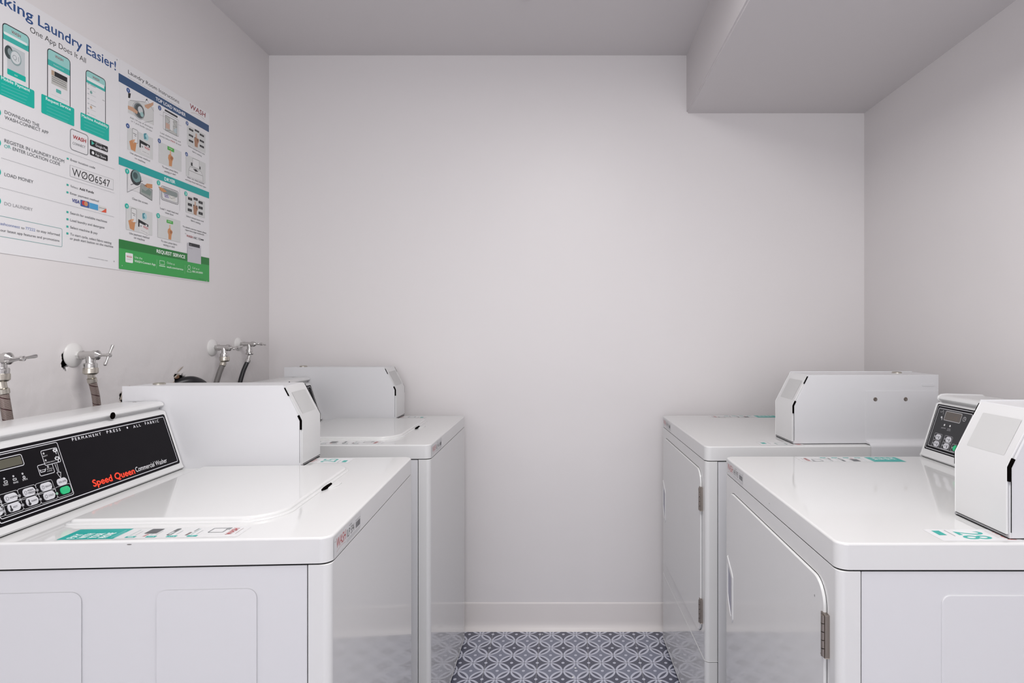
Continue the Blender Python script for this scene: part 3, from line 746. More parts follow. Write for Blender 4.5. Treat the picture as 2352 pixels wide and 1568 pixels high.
def chip(t, O, ex, ey, marks):
    for (u, v, a, b_) in marks:
        c = Canvas(O, ex, ey, t, .00012); p = c.at(u, v); c.circ(p.x, p.y, a, '#6a6664', b_, 9); c.build('paint_chip', t)
chip(w1, (0, -.3258, 0), (1, 0, 0), (0, 0, 1), [(297, 1250, .0040, .0009)])
chip(r1, (.0006, 0, 0), (0, 1, 0), (0, 0, 1), [(1767, 1156, .0016, .0013)])
chip(r1, (.0053, 0, 0), (0, 1, 0), (0, 0, 1), [(1871, 1367, .0012, .0022)])

# ------------------------------------------------------------------ taps and hoses on the left wall
def tap(y, z, painted, angle, label, scale=1.0, plug=False, tilt=0):
    t = thing('water_tap', label, 'tap', (XL, y, z), 0, 'laundry taps on the left wall')
    s = scale
    bm = bmesh.new(); lathe(bm, [(0, .031*s), (.002, .031*s), (.006, .027*s), (.010, .016*s), (.012, .011*s), (.012, 0)], (0, 0, 0), (1, 0, 0), 36)
    finish('escutcheon', bm, M['escut'], t)
    bm = bmesh.new(); lathe(bm, [(.010, .010*s), (.020, .010*s)], (0, 0, 0), (1, 0, 0), 6)
    finish('pipe_nut', bm, M['escut'] if painted else M['chrome'], t, angle=20)
    bm = bmesh.new(); lathe(bm, [(.018, .0095*s), (.021, .0115*s), (.026, .0115*s), (.028, .0100*s), (.050, .0100*s), (.054, .0125*s), (.064, .0125*s), (.067, .009*s), (.070, .006), (.070, 0)], (0, 0, 0), (1, 0, 0), 28)
    tube(bm, [(.044, 0, 0), (.045, 0, -.012), (.045, 0, -.026)], .0105*s, 24, 3)
    finish('valve_body', bm, M['chrome'], t)
    bm = bmesh.new(); lathe(bm, [(.020, .0135*s), (.024, .0150*s), (.036, .0140*s), (.039, .010*s)], (.045, 0, 0), (0, 0, -1), 28)
    finish('outlet_ring', bm, M['chrome'] if not plug else M['nickel'], t)
    bm = bmesh.new(); lathe(bm, [(.066, .0035), (.088, .0035), (.088, .0055), (.096, .0055), (.0975, .003), (.0975, 0)], (0, 0, 0), (1, 0, 0), 20)
    d = Vector((0, math.cos(angle), math.sin(angle)))
    for sg in (-1, 1): lathe(bm, [(.003, .0026), (.016, .0032), (.024, .0042), (.0285, .0036), (.031, 0)], (.092, 0, 0), d*sg+Vector((tilt*sg, 0, 0)), 16)
    finish('tee_handle', bm, M['chrome'], t)
    return t
TAPS = [(1.300, 1.206), (1.5455, 1.205), (2.150, 1.211), (2.318, 1.221)]
tap(*TAPS[0], False, math.radians(10), 'chrome water tap at the left edge of the frame, handle turned level', 1.05, tilt=.25)
tap(*TAPS[1], True, math.radians(62), 'water tap with the large white wall plate, below the left poster', 1.0)
tap(*TAPS[2], False, math.radians(8), 'water tap of the far pair with the lighter grey hose', .97)
tap(*TAPS[3], False, math.radians(-5), 'water tap of the far pair next to the room corner, black hose below', .80)
def hose(k, pts, r_, m, ferrule, label, nut=True):
    y, z = TAPS[k]; o = (XL+.045, y, z)
    t = thing('supply_hose', label, 'hose', o, 0, 'supply hoses hanging from the taps')
    bm = bmesh.new()
    if nut: lathe(bm, [(.032, .0150), (.034, .0165), (.046, .0165), (.050, .0125)], (0, 0, 0), (0, 0, -1), 14)
    else: lathe(bm, [(.034, .0135), (.037, .0145), (.041, .0125)], (0, 0, 0), (0, 0, -1), 20)
    finish('coupling_nut', bm, M['nickel'] if nut else M['chrome'], t)
    P = [Vector(p) for p in pts]
    bm = bmesh.new(); tube(bm, [Vector((0, 0, -.044))]+[P[0]], r_*.92, 20, 2)
    d = (P[1]-P[0]).normalized(); lathe(bm, [(-.004, r_*.9), (-.002, r_*1.2), (.008, r_*1.2), (.010, r_)], P[0], d, 24)
    finish('ferrule', bm, ferrule, t)
    bm = bmesh.new(); tube(bm, P, r_, 24, 10)
    finish('hose_tube', bm, m, t)
    return t
hose(0, [(.002, .003, -.068), (.004, .012, -.13), (.002, .026, -.20), (-.004, .035, -.30), (-.004, .035, -.42)], .0095, M['braid'], M['nickel'], 'reddish braided metal hose at the left edge of the frame')
hose(1, [(.000, .004, -.062), (.001, .016, -.11), (-.002, .026, -.17), (-.008, .032, -.27), (-.01, .032, -.40)], .0088, M['braid'], M['nickel'], 'dark braided metal hose under the tap with the large white wall plate')
hose(2, [(-.003, -.004, -.056), (-.012, -.018, -.10), (-.018, -.030, -.16), (-.020, -.035, -.30)], .0088, M['greyhose'], M['nickel'], 'smooth grey hose of the far pair, on the left')
hose(3, [(-.002, -.006, -.062), (-.012, -.026, -.11), (-.018, -.045, -.18), (-.020, -.052, -.30)], .0078, M['rubber'], M['chrome'], 'black rubber hose hanging nearest the room corner', False)
# drain hose going into the broken opening
bm = bmesh.new(); tube(bm, [(XL-.03, 1.950, 1.082), (XL+.004, 1.978, 1.098), (XL+.026, 2.008, 1.098), (XL+.040, 2.040, 1.070), (XL+.046, 2.052, 1.00), (XL+.046, 2.055, .86)], .019, 24, 8)
tag(finish('drain_hose', bm, M['rubber']), 'thick black drain hose bending out of a broken opening in the left wall', 'hose')
# torn paper and plaster bits round the openings (debris fixed to the wall)
def scraps(cy, cz, spec, label):
    bm = bmesh.new()
    for (dy, dz, a, L, w_, mi) in spec:
        a = math.radians(a); L *= .62; ex = Vector((.14, math.cos(a), math.sin(a))).normalized(); ey = Vector((.3, -math.sin(a), math.cos(a))).normalized()
        p = Vector((XL+.001, cy+dy, cz+dz)); n = ex.cross(ey)*.0012
        q = [p, p+ex*L*.6+ey*w_*.5, p+ex*L, p+ex*L*.7-ey*w_*.4, p+ex*L*.2-ey*w_*.5]
        lo = [bm.verts.new(v) for v in q]; hi = [bm.verts.new(v+n) for v in q]; fs = [bm.faces.new(lo), bm.faces.new(hi)]
        for i in range(5): fs.append(bm.faces.new((lo[i], lo[(i+1) % 5], hi[(i+1) % 5], hi[i])))
        for f in fs: f.material_index = mi
    return tag(finish('torn_plaster', bm, [M['plaster'], M['brown']], smooth=False), label, 'torn plaster')
scraps(1.735, 1.072, [(-.030, .000, 60, .05, .018, 0), (-.015, .018, 50, .045, .014, 0), (-.010, -.012, 40, .045, .016, 1), (.004, .0, 70, .035, .01, 1), (-.034, -.02, 80, .03, .012, 0)], 'torn brown plaster edge of the wall opening beside the nearer coin box')
scraps(1.975, 1.108, [(-.050, -.030, 75, .055, .020, 0), (-.058, -.03, 60, .05, .016, 0), (-.036, .012, 20, .045, .010, 0), (-.030, .014, -10, .03, .014, 1), (-.02, .028, 35, .05, .006, 0)], 'torn plaster edge around the drain hose opening')
# floor lint
for i, (u, v) in enumerate(((1316, 1556), (1322, 1535), (1518, 1564), (1246, 1457))):
    d = H*F/(v-VY); x = (u-VX)/F*d
    bm = bmesh.new(); bmesh.ops.create_icosphere(bm, subdivisions=2, radius=.004-.0006*i)
    for q in bm.verts: q.co = Vector((q.co.x*1.3, q.co.y, q.co.z*.5))*random.uniform(.7, 1.25)
    mn = min(q.co.z for q in bm.verts)
    for q in bm.verts: q.co += Vector((x, d, -mn))
    tag(finish('lint_crumb', bm, M['speck'], smooth=False), ['white lint crumb, largest one, on the tiles in the middle of the aisle', 'white lint crumb just beyond the largest one in the aisle', 'white crumb on the tiles beside the far dryer foot', 'tiny white crumb on the tiles near the back baseboard'][i], 'crumb', 'crumbs on the floor tiles')

# ------------------------------------------------------------------ posters
CA, CB, CC, CD = (0, 0, 4.75), (0, 230, 4.0214), (260, 140, 6.029), (260, 360, 5.2256)
PXW = XL+.0012
NAVY, TEALP = '#2b4f86', '#08b3a2'
def sheet(c, y0, y1, z0, z1, col='#e6e5e7'):
    """thin sheet with thickness, as first layer"""
    P = rrect(y0, y1, z0, z1, .003, 3); bm = c.bm
    lo = [bm.verts.new(c.O+c.ex*p+c.ey*q-c.n*.0008) for p, q in P]; hi = [bm.verts.new(c.O+c.ex*p+c.ey*q+c.n*.0004) for p, q in P]
    k = c.mi(col); n = len(P)
    for f in [bm.faces.new(hi)]+[bm.faces.new((lo[i], lo[(i+1) % n], hi[(i+1) % n], hi[i])) for i in range(n)]: f.material_index = k
def left_poster():
    c = Canvas((PXW, 0, 0), (0, 1, 0), (0, 0, 1), None, .0004, .000005); BK, GY = '#26262a', '#5c5e62'
    sheet(c, 1.060, 1.7047, 1.441, 2.041)
    p0 = c.P(CA, 415, 272); p1 = c.P(CA, 1262, 772); zz = (p0.y+p1.y)/2; cap = .0245
    c.text('Laundry Easier!', (p0.x, zz), (p1.x, zz), cap, NAVY, .024)
    e_ = c.P(CA, 358, 235).x; c.text('Making', (e_-.128, zz), (e_, zz), cap, NAVY, .024)
    c.Ptext(CA, 'One App Does It All', 325, 345, 935, 690, 60, BK, level=True)
    # phones
    for k, (x0, y0, x1, y1) in enumerate(((22, 232, 320, 960), (512, 512, 767, 1175), (932, 750, 1152, 1350))):
        a, b_ = c.P(CA, x0, y0), c.P(CA, x1, y1); c.rect(a.x, a.y, b_.x, b_.y-.02, '#e4e3e5', .009)
        hh = (.036, .040, .032)[k]
        c.rect(a.x+.0012, a.y-hh, b_.x-.0012, a.y-.0015, '#9bd0cc', .008); c.rect(a.x+.0012, a.y-hh-.002, b_.x-.0012, a.y-hh+.012, '#3fb3aa')
        c.frame(a.x, a.y, b_.x, b_.y-.02, .0022, '#2a2630', .010)
        w_ = b_.x-a.x; m = (a.x+b_.x)/2
        c.text('WASH', (m-w_*.17, a.y-.015), (m+w_*.17, a.y-.015), .0065, '#8c3a40', .02)
        if k == 0:
            c.rect(a.x+.004, a.y-.026, b_.x-.006, a.y-.020, '#e6efee', .002); c.rect(b_.x-.018, a.y-.031, b_.x-.006, a.y-.027, '#2fae9f', .001)
            c.rect(a.x+.012, a.y-.112, b_.x-.012, a.y-.045, '#c3c9cc', .001)
            c.circ(a.x+.016, a.y-.062, .0105, '#3e4a4c', .015); c.circ(a.x+.018, a.y-.060, .005, '#8b999b', .008)
            c.circ(a.x+.033, a.y-.068, .0145, '#8fa3a5', .017); c.circ(a.x+.033, a.y-.067, .012, '#d6dadc', .014)
            c.text('Q1', (a.x+.025, a.y-.073), (a.x+.041, a.y-.073), .011, '#9aa3a6')
            c.rect(a.x+.012, a.y-.113, b_.x-.010, a.y-.100, TEALP, .002); c.text('PAY', (m-.004, a.y-.109), (m+.004, a.y-.109), .003, '#d9f1ee')
        if k == 1:
            c.rect(a.x+.012, a.y-.084, b_.x-.010, a.y-.050, '#bdbcb8'); c.rect(a.x+.012, a.y-.062, a.x+.020, a.y-.050, '#b59d86'); c.rect(a.x+.021, a.y-.062, b_.x-.010, a.y-.050, '#232428')
            for q in range(3): c.line([(a.x+.014, a.y-.066-.005*q), (b_.x-.013, a.y-.066-.005*q)], .0012, '#55585a')
            c.rect(m-.009, a.y-.100, m+.006, a.y-.091, '#57b3ab', .002); c.rect(m-.013, a.y-.134, m+.013, a.y-.126, TEALP, .002)
            c.text('Request Service', (m-.016, a.y-.036), (m+.014, a.y-.036), .003, '#cfeae7'); c.line([(a.x+.012, a.y-.110), (b_.x-.008, a.y-.110)], .0005, '#b6bcbe')
            c.circ(b_.x-.013, a.y-.122, .002, '#7f9a98')
        if k == 2:
            c.rect(a.x+.004, a.y-.027, b_.x-.006, a.y-.018, '#e9efee', .001)
            for q in range(7):
                c.line([(a.x+.006, a.y-.036-.013*q), (a.x+.012, a.y-.036-.013*q)], .003, '#b9bcc0')
                c.line([(a.x+.016, a.y-.036-.013*q), (a.x+.034, a.y-.036-.013*q)], .001, '#4a4c50' if q in (0, 4) else '#c2c4c8')
            c.circ(a.x+.018, a.y-.055, .004, '#78a5a0'); c.circ(a.x+.018, a.y-.095, .004, '#c7ab90'); c.line([(b_.x-.012, a.y-.060), (b_.x-.004, a.y-.060)], .0009, '#4a4c50')
    for x0, y0, x1, y1 in ((-120, 765, 372, 1187), (448, 1020, 807, 1380), (876, 1222, 1187, 1543)): c.Prect(CA, x0, y0, x1, y1, TEALP, .003)
    c.Ptext(CA, 'Mobile Payment', 10, 862, 322, 1003, 34, '#eefaf9', .02, level=False); c.Ptext(CA, 'Request Service', 497, 1088, 768, 1208, 32, '#eefaf9', .02); c.Ptext(CA, 'Machine Availability', 890, 1272, 1175, 1398, 30, '#eefaf9', .02)
    for x0, y0, x1, y1 in ((0, 905, 310, 1030), (495, 1130, 770, 1243), (905, 1315, 1150, 1415)):
        for q in range(4): c.Pline(CA, [(x0+10, y0+q*36), (x1-q*12, y1-q*2+q*34)], .0012, '#5fc2ba')
    # steps
    for y in (103, 385, 655, 925):
        c.Pcirc(CB, -32, y, 40, TEALP)
    for n_, y in zip('1234', (110, 392, 662, 932)): c.Ptext(CB, n_, -42, y+5, -25, y+10, 34, '#eefaf9')
    T = c.Ptext
    T(CB, 'DOWNLOAD THE', 40, 122, 360, 250, 31, GY, -.004); T(CB, 'WASH-CONNECT APP', 40, 172, 445, 318, 31, GY, -.004)
    T(CB, 'REGISTER IN LAUNDRY ROOM', 38, 388, 590, 580, 32, GY, -.004); T(CB, 'OR', 38, 440, 98, 448, 30, '#3fb3aa'); T(CB, 'ENTER LOCATION CODE', 115, 462, 552, 606, 31, GY, -.004)
    T(CB, 'LOAD MONEY', 38, 698, 305, 770, 30, GY, -.004); T(CB, 'DO LAUNDRY', 38, 968, 300, 1025, 30, '#9c9ca0', -.004)
    for (x0, y0, x1, y1) in ((0, 250, 1058, 645), (10, 530, 1055, 865), (0, 805, 1055, 1085)):
        a, b_ = c.P(CB, x0, y0), c.P(CB, x1, y1); n = 92; a.y = b_.y = (a.y+b_.y)/2
        c.z += c.step
        for i in range(n):
            q = a.lerp(b_, i/n); c.poly([(q.x, q.y), (q.x+.0017, q.y), (q.x+.0017, q.y+.0012), (q.x, q.y+.0012)], '#9a9ca0', False)
    a, b_ = c.P(CB, 0, 1066), c.P(CB, 572, 1357); c.frame(1.075, a.y, b_.x, b_.y, .0009, '#6aa5a5', .004)
    T(CB, 'Text w', -150, 1118, -4, 1147, 26, '#6b7fb5'); T(CB, 'ashconnect', 0, 1150, 180, 1185, 26, '#6b7fb5'); T(CB, 'to', 193, 1187, 222, 1193, 22, GY); T(CB, '77222', 233, 1195, 322, 1212, 26, '#7b8fc0'); T(CB, 'to stay informed', 335, 1213, 548, 1256, 24, GY)
    T(CB, 'on y', -80, 1195, -6, 1208, 22, GY); T(CB, 'our latest app features and promotions', 0, 1209, 545, 1308, 24, GY)
    a, b_ = c.P(CB, 645, 255), c.P(CB, 812, 515); c.frame(a.x, a.y, b_.x, b_.y, .0016, '#77797c', .008)
    T(CB, 'WASH', 670, 352, 790, 395, 34, '#b02f31', .03, .1); T(CB, 'CONNECT', 668, 405, 786, 446, 22, '#8b8d90')
    c.Prect(CB, 828, 362, 993, 483, '#1d1d20', .003); T(CB, 'Google Play', 878, 423, 987, 468, 22, '#e8e8ea', .01); c.Ppoly(CB, [(842, 372), (842, 412), (868, 402)], '#49b8a6'); T(CB, 'GET IT ON', 880, 396, 935, 416, 8, '#bbbbbb')
    c.Prect(CB, 827, 447, 992, 565, '#1d1d20', .003); T(CB, 'App Store', 876, 508, 974, 545, 22, '#e8e8ea', .01); c.Pcirc(CB, 855, 486, 15, '#e8e8ea'); c.Pcirc(CB, 869, 484, 6, '#1d1d20'); T(CB, 'Download on the', 878, 482, 965, 512, 7, '#bbbbbb')
    for x, y in ((622, 541), (621, 783), (620, 852), (620, 1034), (620, 1100), (619, 1168), (619, 1231)): c.Prect(CB, x-9, y-12, x+9, y+10, '#2fae9f')
    T(CB, 'Enter location code', 648, 558, 875, 635, 20, GY); a, b_ = c.P(CB, 643, 597), c.P(CB, 1044, 830); c.rect(a.x, a.y, b_.x, b_.y, '#e2e1e3'); c.frame(a.x, a.y, b_.x, b_.y, .0006, '#8a8c90')
    T(CB, 'WØØ6547', 662, 694, 1012, 806, 70, '#1b1b1e', -.012, level=False)
    T(CB, 'Select', 648, 800, 718, 824, 20, '#8a8c8f'); T(CB, 'Add Funds', 730, 826, 862, 864, 22, '#1f1f22', .02); T(CB, 'Enter payment method', 645, 867, 908, 942, 20, GY)
    T(CB, 'VISA', 662, 938, 730, 957, 32, '#27378a', .03, .1)
    c.Prect(CB, 740, 918, 820, 997, '#3a5c9a', .001); c.Pcirc(CB, 770, 950, 22, '#c2383c'); c.Pcirc(CB, 790, 957, 22, '#c98a60'); c.Prect(CB, 824, 945, 902, 1018, '#4a9fcf', .001)
    c.Prect(CB, 910, 970, 978, 1040, '#dddcd9'); T(CB, 'DISCOVER', 912, 995, 975, 1012, 10, '#2c2c2e', .02); c.Ppoly(CB, [(930, 1030), (978, 1000), (978, 1040)], '#e0563a')
    T(CB, 'Search for available machines', 645, 1050, 985, 1133, 22, GY); T(CB, 'Load laundry and detergent', 645, 1116, 962, 1188, 22, GY); T(CB, 'Select machine & pay', 645, 1182, 897, 1240, 22, GY)
    T(CB, 'To start cycle, select fabric setting', 645, 1246, 1025, 1329, 22, GY); T(CB, 'or push start button on the machine', 643, 1285, 1041, 1363, 22, GY)
    T(CB, 'WASHCONNECT INFO 2020', 810, 1453, 990, 1486, 7, '#5a5a5e')
    for (x, y) in ((1272, 652), (1240, 2850)): c.Pcirc(CA, x, y, 7, '#9a9a9c')
    return tag(c.build('wall_poster'), 'large poster with a blue headline and three phones, cut by the left frame edge', 'poster')
SK, SK2 = '#c98d5e', '#a96e48'
def hand_up(c, cr, x, y, s):          # pointing hand, photo-sized illustration
    f = lambda pts: [(x+px*s, y+py*s) for px, py in pts]
    c.Ppoly(cr, f([(-5, -60), (5, -58), (8, -18), (-8, -20)]), '#d9b193'); c.Ppoly(cr, f([(-18, -18), (-4, -28), (22, 0), (26, 14), (16, 40), (12, 85), (-14, 78), (-14, 35), (-22, 8)]), SK)
    c.Ppoly(cr, f([(2, -8), (22, 4), (24, 16), (8, 30), (-2, 12)]), SK2)
def right_poster():
    c = Canvas((PXW, 0, 0), (0, 1, 0), (0, 0, 1), None, .0004, .000005); BK, GY = '#222226', '#56585c'; T = c.Ptext
    y0 = c.at(272, 400).x; y1 = c.at(479.5, 400).x
    sheet(c, 1.7050, c.at(480.5, 400).x, 1.441, 2.041)
    T(CC, 'Laundry Room Instructions', 205, 175, 912, 590, 52, BK, .01, level=True)
    T(CC, 'Please use machines as shown here and report problems to the number below. Thank you', 205, 222, 965, 668, 9, '#55373d')
    T(CC, 'WASH', 1058, 650, 1272, 782, 66, '#8e353c', .03, .1); c.Pline(CC, [(1075, 715), (1130, 722), (1200, 755), (1265, 812)], .0008, '#a98a7a')
    a, b_ = c.P(CC, 115, 188), c.P(CC, 1342, 997); c.rect(y0, a.y, y1, b_.y, '#33527a'); T(CC, 'TOP LOAD WASHER', 588, 543, 1000, 772, 46, '#f3f3f6', .035)
    PB_ = '#d3d4d3'
    # --- washer steps
    c.Ppoly(CC, [(235, 540), (440, 565), (555, 640), (555, 890), (200, 715), (205, 560)], '#d3d3d2')
    c.Pline(CC, [(230, 545), (440, 568), (462, 530), (560, 700)], .0008, '#2c2c2e'); c.Pline(CC, [(555, 640), (555, 890)], .0006, '#4a4a4c'); c.Pline(CC, [(430, 850), (550, 830)], .0008, '#3a3a3c')
    c.Pring(CC, 350, 690, 118, .0012, '#8a8a8c'); c.Pcirc(CC, 355, 690, 105, '#7e8486'); c.Pcirc(CC, 365, 692, 92, '#4e5456'); c.Pcirc(CC, 375, 680, 50, '#c8cccd'); c.Pcirc(CC, 395, 740, 34, '#9cc0bf')
    c.Ppoly(CC, [(200, 615), (270, 640), (340, 700), (330, 735), (250, 690), (202, 665)], '#c99f83'); c.Ppoly(CC, [(555, 570), (500, 590), (430, 610), (440, 640), (480, 665), (555, 610)], '#c99f83')
    c.Ppoly(CC, [(205, 440), (243, 450), (232, 515), (205, 510)], '#1f1f22'); c.Ppoly(CC, [(445, 540), (465, 520), (475, 550)], '#1f1f22')
    T(CC, 'Add 1/4 cup of detergent', 230, 790, 548, 942, 24, GY); T(CC, 'or 1 pod inside cylinder', 245, 838, 538, 984, 24, GY)
    c.Ppoly(CC, [(712, 665), (888, 765), (888, 790), (712, 690)], '#222226'); c.Pframe(CC, 690, 700, 905, 1050, .0009, '#55555a', .003); c.Prect(CC, 720, 745, 885, 1045, '#bfc0bd'); c.Pframe(CC, 718, 745, 886, 1045, .0012, '#3c3c40')
    c.Ppoly(CC, [(785, 790), (830, 815), (822, 970), (785, 950)], '#e2e2e2'); c.Pline(CC, [(725, 770), (780, 840), (730, 880), (790, 960), (725, 965)], .0007, '#3c3c40'); c.Pline(CC, [(880, 850), (825, 840), (878, 920), (825, 900), (872, 1020)], .0007, '#3c3c40')
    c.Ppoly(CC, [(725, 850), (780, 880), (780, 950), (725, 925)], '#c8a898'); c.Ppoly(CC, [(830, 950), (880, 930), (880, 1010), (850, 990)], '#b9c7cc')
    c.Pline(CC, [(640, 740), (715, 775)], .0005, '#8a8a8c'); c.Pline(CC, [(890, 880), (945, 900)], .0005, '#8a8a8c')
    T(CC, 'Load clothes loosely and', 650, 1000, 930, 1132, 22, GY); T(CC, 'evenly below', 643, 1042, 785, 1108, 22, GY); T(CC, 'MAX', 795, 1112, 857, 1140, 22, '#b8343a', .03); T(CC, 'fill level', 865, 1145, 935, 1176, 20, GY)
    def buttons(cr, X, Y, s, px, py):
        for (bx, by) in px: c.Prect(cr, bx, by, bx+s*1.0, by+s*.98, '#1f1f22')
        for (bx, by) in px: c.Pline(cr, [(bx+s*.25, by+s*.42), (bx+s*.75, by+s*.60)], .0008, '#8a8a8c')
        x, y, k = py
        c.Ppoly(cr, [(x-6*k, y-62*k), (x+8*k, y-58*k), (x+12*k, y-15*k), (x-8*k, y-18*k)], '#c8aa98'); c.Ppoly(cr, [(x-20*k, y-10*k), (x, y-20*k), (x+28*k, y), (x+30*k, y+20*k), (x+18*k, y+48*k), (x+16*k, y+85*k), (x-14*k, y+72*k), (x-16*k, y+30*k)], '#a97f65')
        c.Ppoly(cr, [(x+4*k, y-6*k), (x+26*k, y+6*k), (x+14*k, y+30*k)], '#7d5843')
    c.Prect(CC, 1020, 880, 1275, 1280, PB_); buttons(CC, 0, 0, 60, [(1047, 925), (1127, 940), (1195, 1000), (1045, 1005), (1195, 1082), (1045, 1080), (1122, 1050), (1195, 1155)], (1145, 1085, 1.35))
    T(CC, 'Select temperature and', 1035, 1182, 1262, 1302, 20, GY); T(CC, 'fabric setting', 1092, 1258, 1222, 1326, 20, GY)
    def pay(cr, K, bg):
        x0, y0, x1, y1, hx, hy, k = K
        c.Prect(cr, x0, y0, x1, y1, PB_)
        a, b_ = c.P(cr, hx, hy), c.P(cr, hx+78*k, hy+225*k); c.rect(a.x, a.y, b_.x, b_.y, '#dfdfdf', .004); c.frame(a.x, a.y, b_.x, b_.y, .0011, '#232326', .004)
        c.Pline(cr, [(hx+12*k, hy+72*k), (hx+60*k, hy+98*k)], .0016, '#3a3a3e'); c.Pline(cr, [(hx+30*k, hy+105*k), (hx+55*k, hy+118*k)], .0016, '#3a3a3e')
        c.Ppoly(cr, [(hx-42*k, hy+185*k), (hx, hy+165*k), (hx+15*k, hy+210*k), (hx+60*k, hy+205*k), (hx+42*k, hy+330*k), (hx-18*k, hy+300*k)], SK); c.Ppoly(cr, [(hx, hy+165*k), (hx+40*k, hy+160*k), (hx+22*k, hy+215*k)], '#d9a47c')
        c.Pcirc(cr, hx+190*k, hy+125*k, 50*k, '#a9cfd6'); c.Ppoly(cr, [(hx+160*k, hy+80*k), (hx+200*k, hy+75*k), (hx+180*k, hy+110*k), (hx+200*k, hy+150*k), (hx+165*k, hy+160*k)], '#4d8f9c')
        c.Ppoly(cr, [(hx+100*k, hy+160*k), (hx+245*k, hy+245*k), (hx+245*k, hy+300*k), (hx+100*k, hy+270*k)], '#1d1d20'); c.Ppoly(cr, [(hx+120*k, hy+215*k), (hx+245*k, hy+280*k), (hx+245*k, hy+405*k), (hx+120*k, hy+340*k)], '#dcdbdb')
        c.Ptext(cr, 'WASH', hx+170*k, hy+285*k, hx+240*k, hy+318*k, 34*k, '#b8343a', .03); c.Ptext(cr, 'LAUNDRY CARD', hx+140*k, hy+325*k, hx+232*k, hy+372*k, 9*k, GY); c.Pcirc(cr, hx+140*k, hy+262*k, 12*k, '#7c7f82'); c.Prect(cr, hx+205*k, hy+240*k, hx+228*k, hy+268*k, '#d9d9d9')
    pay(CC, (192, 905, 548, 1370, 260, 925, 1.0), PB_)
    T(CC, 'Use payment method', 230, 1278, 506, 1396, 26, GY); T(CC, 'on machine', 295, 1353, 440, 1418, 26, GY)
    c.Prect(CC, 628, 1110, 942, 1535, PB_); c.Prect(CC, 748, 1175, 840, 1268, '#46a845', .001); T(CC, 'START', 768, 1213, 818, 1238, 16, '#d8efd2', .02); hand_up(c, CC, 790, 1330, 1.55)
    c.Prect(CC, 1005, 1290, 1275, 1700, PB_)
    # washer drawing (step 6) in the lower frame of reference
    c.Ppoly(CD, [(950, 15), (1030, 50), (1030, 150), (950, 115)], '#e2e2e2'); c.Pline(CD, [(950, 15), (1030, 50), (1030, 150), (950, 115), (950, 15)], .0009, '#3c3c40')
    c.Ppoly(CD, [(920, 115), (1050, 175), (1075, 220), (1075, 290), (903, 230), (905, 150)], '#dddddd'); c.Pline(CD, [(903, 225), (905, 150), (920, 115), (1050, 175), (1070, 225), (1075, 300)], .0009, '#3c3c40'); c.Pline(CD, [(905, 160), (1070, 230)], .0012, '#55555a')
    c.Ppoly(CD, [(955, 145), (990, 150), (1020, 180), (985, 178)], '#232326'); c.Prect(CD, 930, 65, 948, 112, '#232326'); c.Prect(CD, 1032, 115, 1045, 155, '#232326')
    for (x, y, n_, r_) in ((205, 406, '1', 33), (640, 650, '2', 32), (1020, 862, '3', 28), (198, 897, '4', 33), (635, 1106, '5', 31), (1012, 1290, '6', 28)):
        c.Pcirc(CC, x, y, r_, '#2c4f8e'); k_ = 3 if n_ == '1' else 8; T(CC, n_, x-k_, y+14, x+k_, y+14+k_*.45, 30, '#e6eaf2', .01)
    T(CD, 'To start, press fabric', 585, 127, 775, 202, 22, GY); T(CD, 'setting or start', 610, 180, 750, 226, 22, GY)
    T(CD, 'After use, clean machine', 885, 250, 1088, 332, 17, GY); T(CD, 'and keep fresh with door open', 862, 276, 1110, 375, 17, GY)
    a, b_ = c.P(CD, 88, 5), c.P(CD, 1150, 502); c.rect(y0, a.y, y1, b_.y, '#14a3a0'); T(CD, 'DRYER', 612, 282, 740, 324, 38, '#f0f7f7', .035)
    # --- dryer steps
    c.Prect(CD, 168, 165, 465, 480, '#dddcdd'); c.Pcirc(CD, 268, 250, 92, '#33393b'); c.Pcirc(CD, 275, 235, 74, '#6f8f8e'); c.Pcirc(CD, 262, 225, 40, '#3f5556'); c.Pline(CD, [(165, 170), (165, 425), (320, 350)], .0012, '#7a7a7e'); c.Pline(CD, [(205, 335), (350, 290)], .0016, '#2c2c2e')
    c.Ppoly(CD, [(325, 330), (465, 395), (462, 525), (315, 435)], '#9a9f9c'); c.Pline(CD, [(325, 325), (465, 395), (462, 525), (315, 435), (325, 325)], .0012, '#3c3c40')
    c.Ppoly(CD, [(465, 330), (400, 320), (370, 345), (400, 370), (465, 380)], SK); c.Ppoly(CD, [(340, 380), (380, 410), (420, 385), (455, 420), (440, 470), (335, 420)], '#7b8b85'); c.Pline(CD, [(330, 315), (400, 355)], .0016, '#232326')
    T(CD, 'Clean lint screen', 225, 510, 410, 572, 24, GY)
    a, b_ = c.P(CD, 570, 340), c.P(CD, 780, 580); c.frame(a.x, a.y, b_.x, b_.y, .0012, '#3c3c40', .008); c.rect(a.x+.004, a.y-.004, b_.x-.004, b_.y+.004, '#dcdcdc', .007); c.rect(a.x+.006, a.y-.006, b_.x-.006, (a.y+b_.y)/2, '#87918f', .006); c.frame(a.x+.004, a.y-.004, b_.x-.004, b_.y+.004, .0010, '#3c3c40', .007)
    c.Ppoly(CD, [(600, 440), (650, 450), (670, 500), (620, 490)], '#a8a3bb'); c.Ppoly(CD, [(660, 455), (745, 490), (740, 540), (680, 510)], '#d8d8d2'); c.Pline(CD, [(610, 480), (660, 455), (690, 500), (745, 490)], .0008, '#3c3c40')
    c.Ppoly(CD, [(540, 355), (600, 380), (640, 420), (600, 425), (560, 400)], SK); c.Pline(CD, [(555, 380), (555, 575)], .0010, '#6a6a6e'); c.Pline(CD, [(795, 380), (795, 650)], .0006, '#8a8a8c')
    T(CD, 'Load 1 wash load and', 562, 625, 775, 692, 22, GY); T(CD, 'close door', 620, 677, 722, 710, 22, GY)
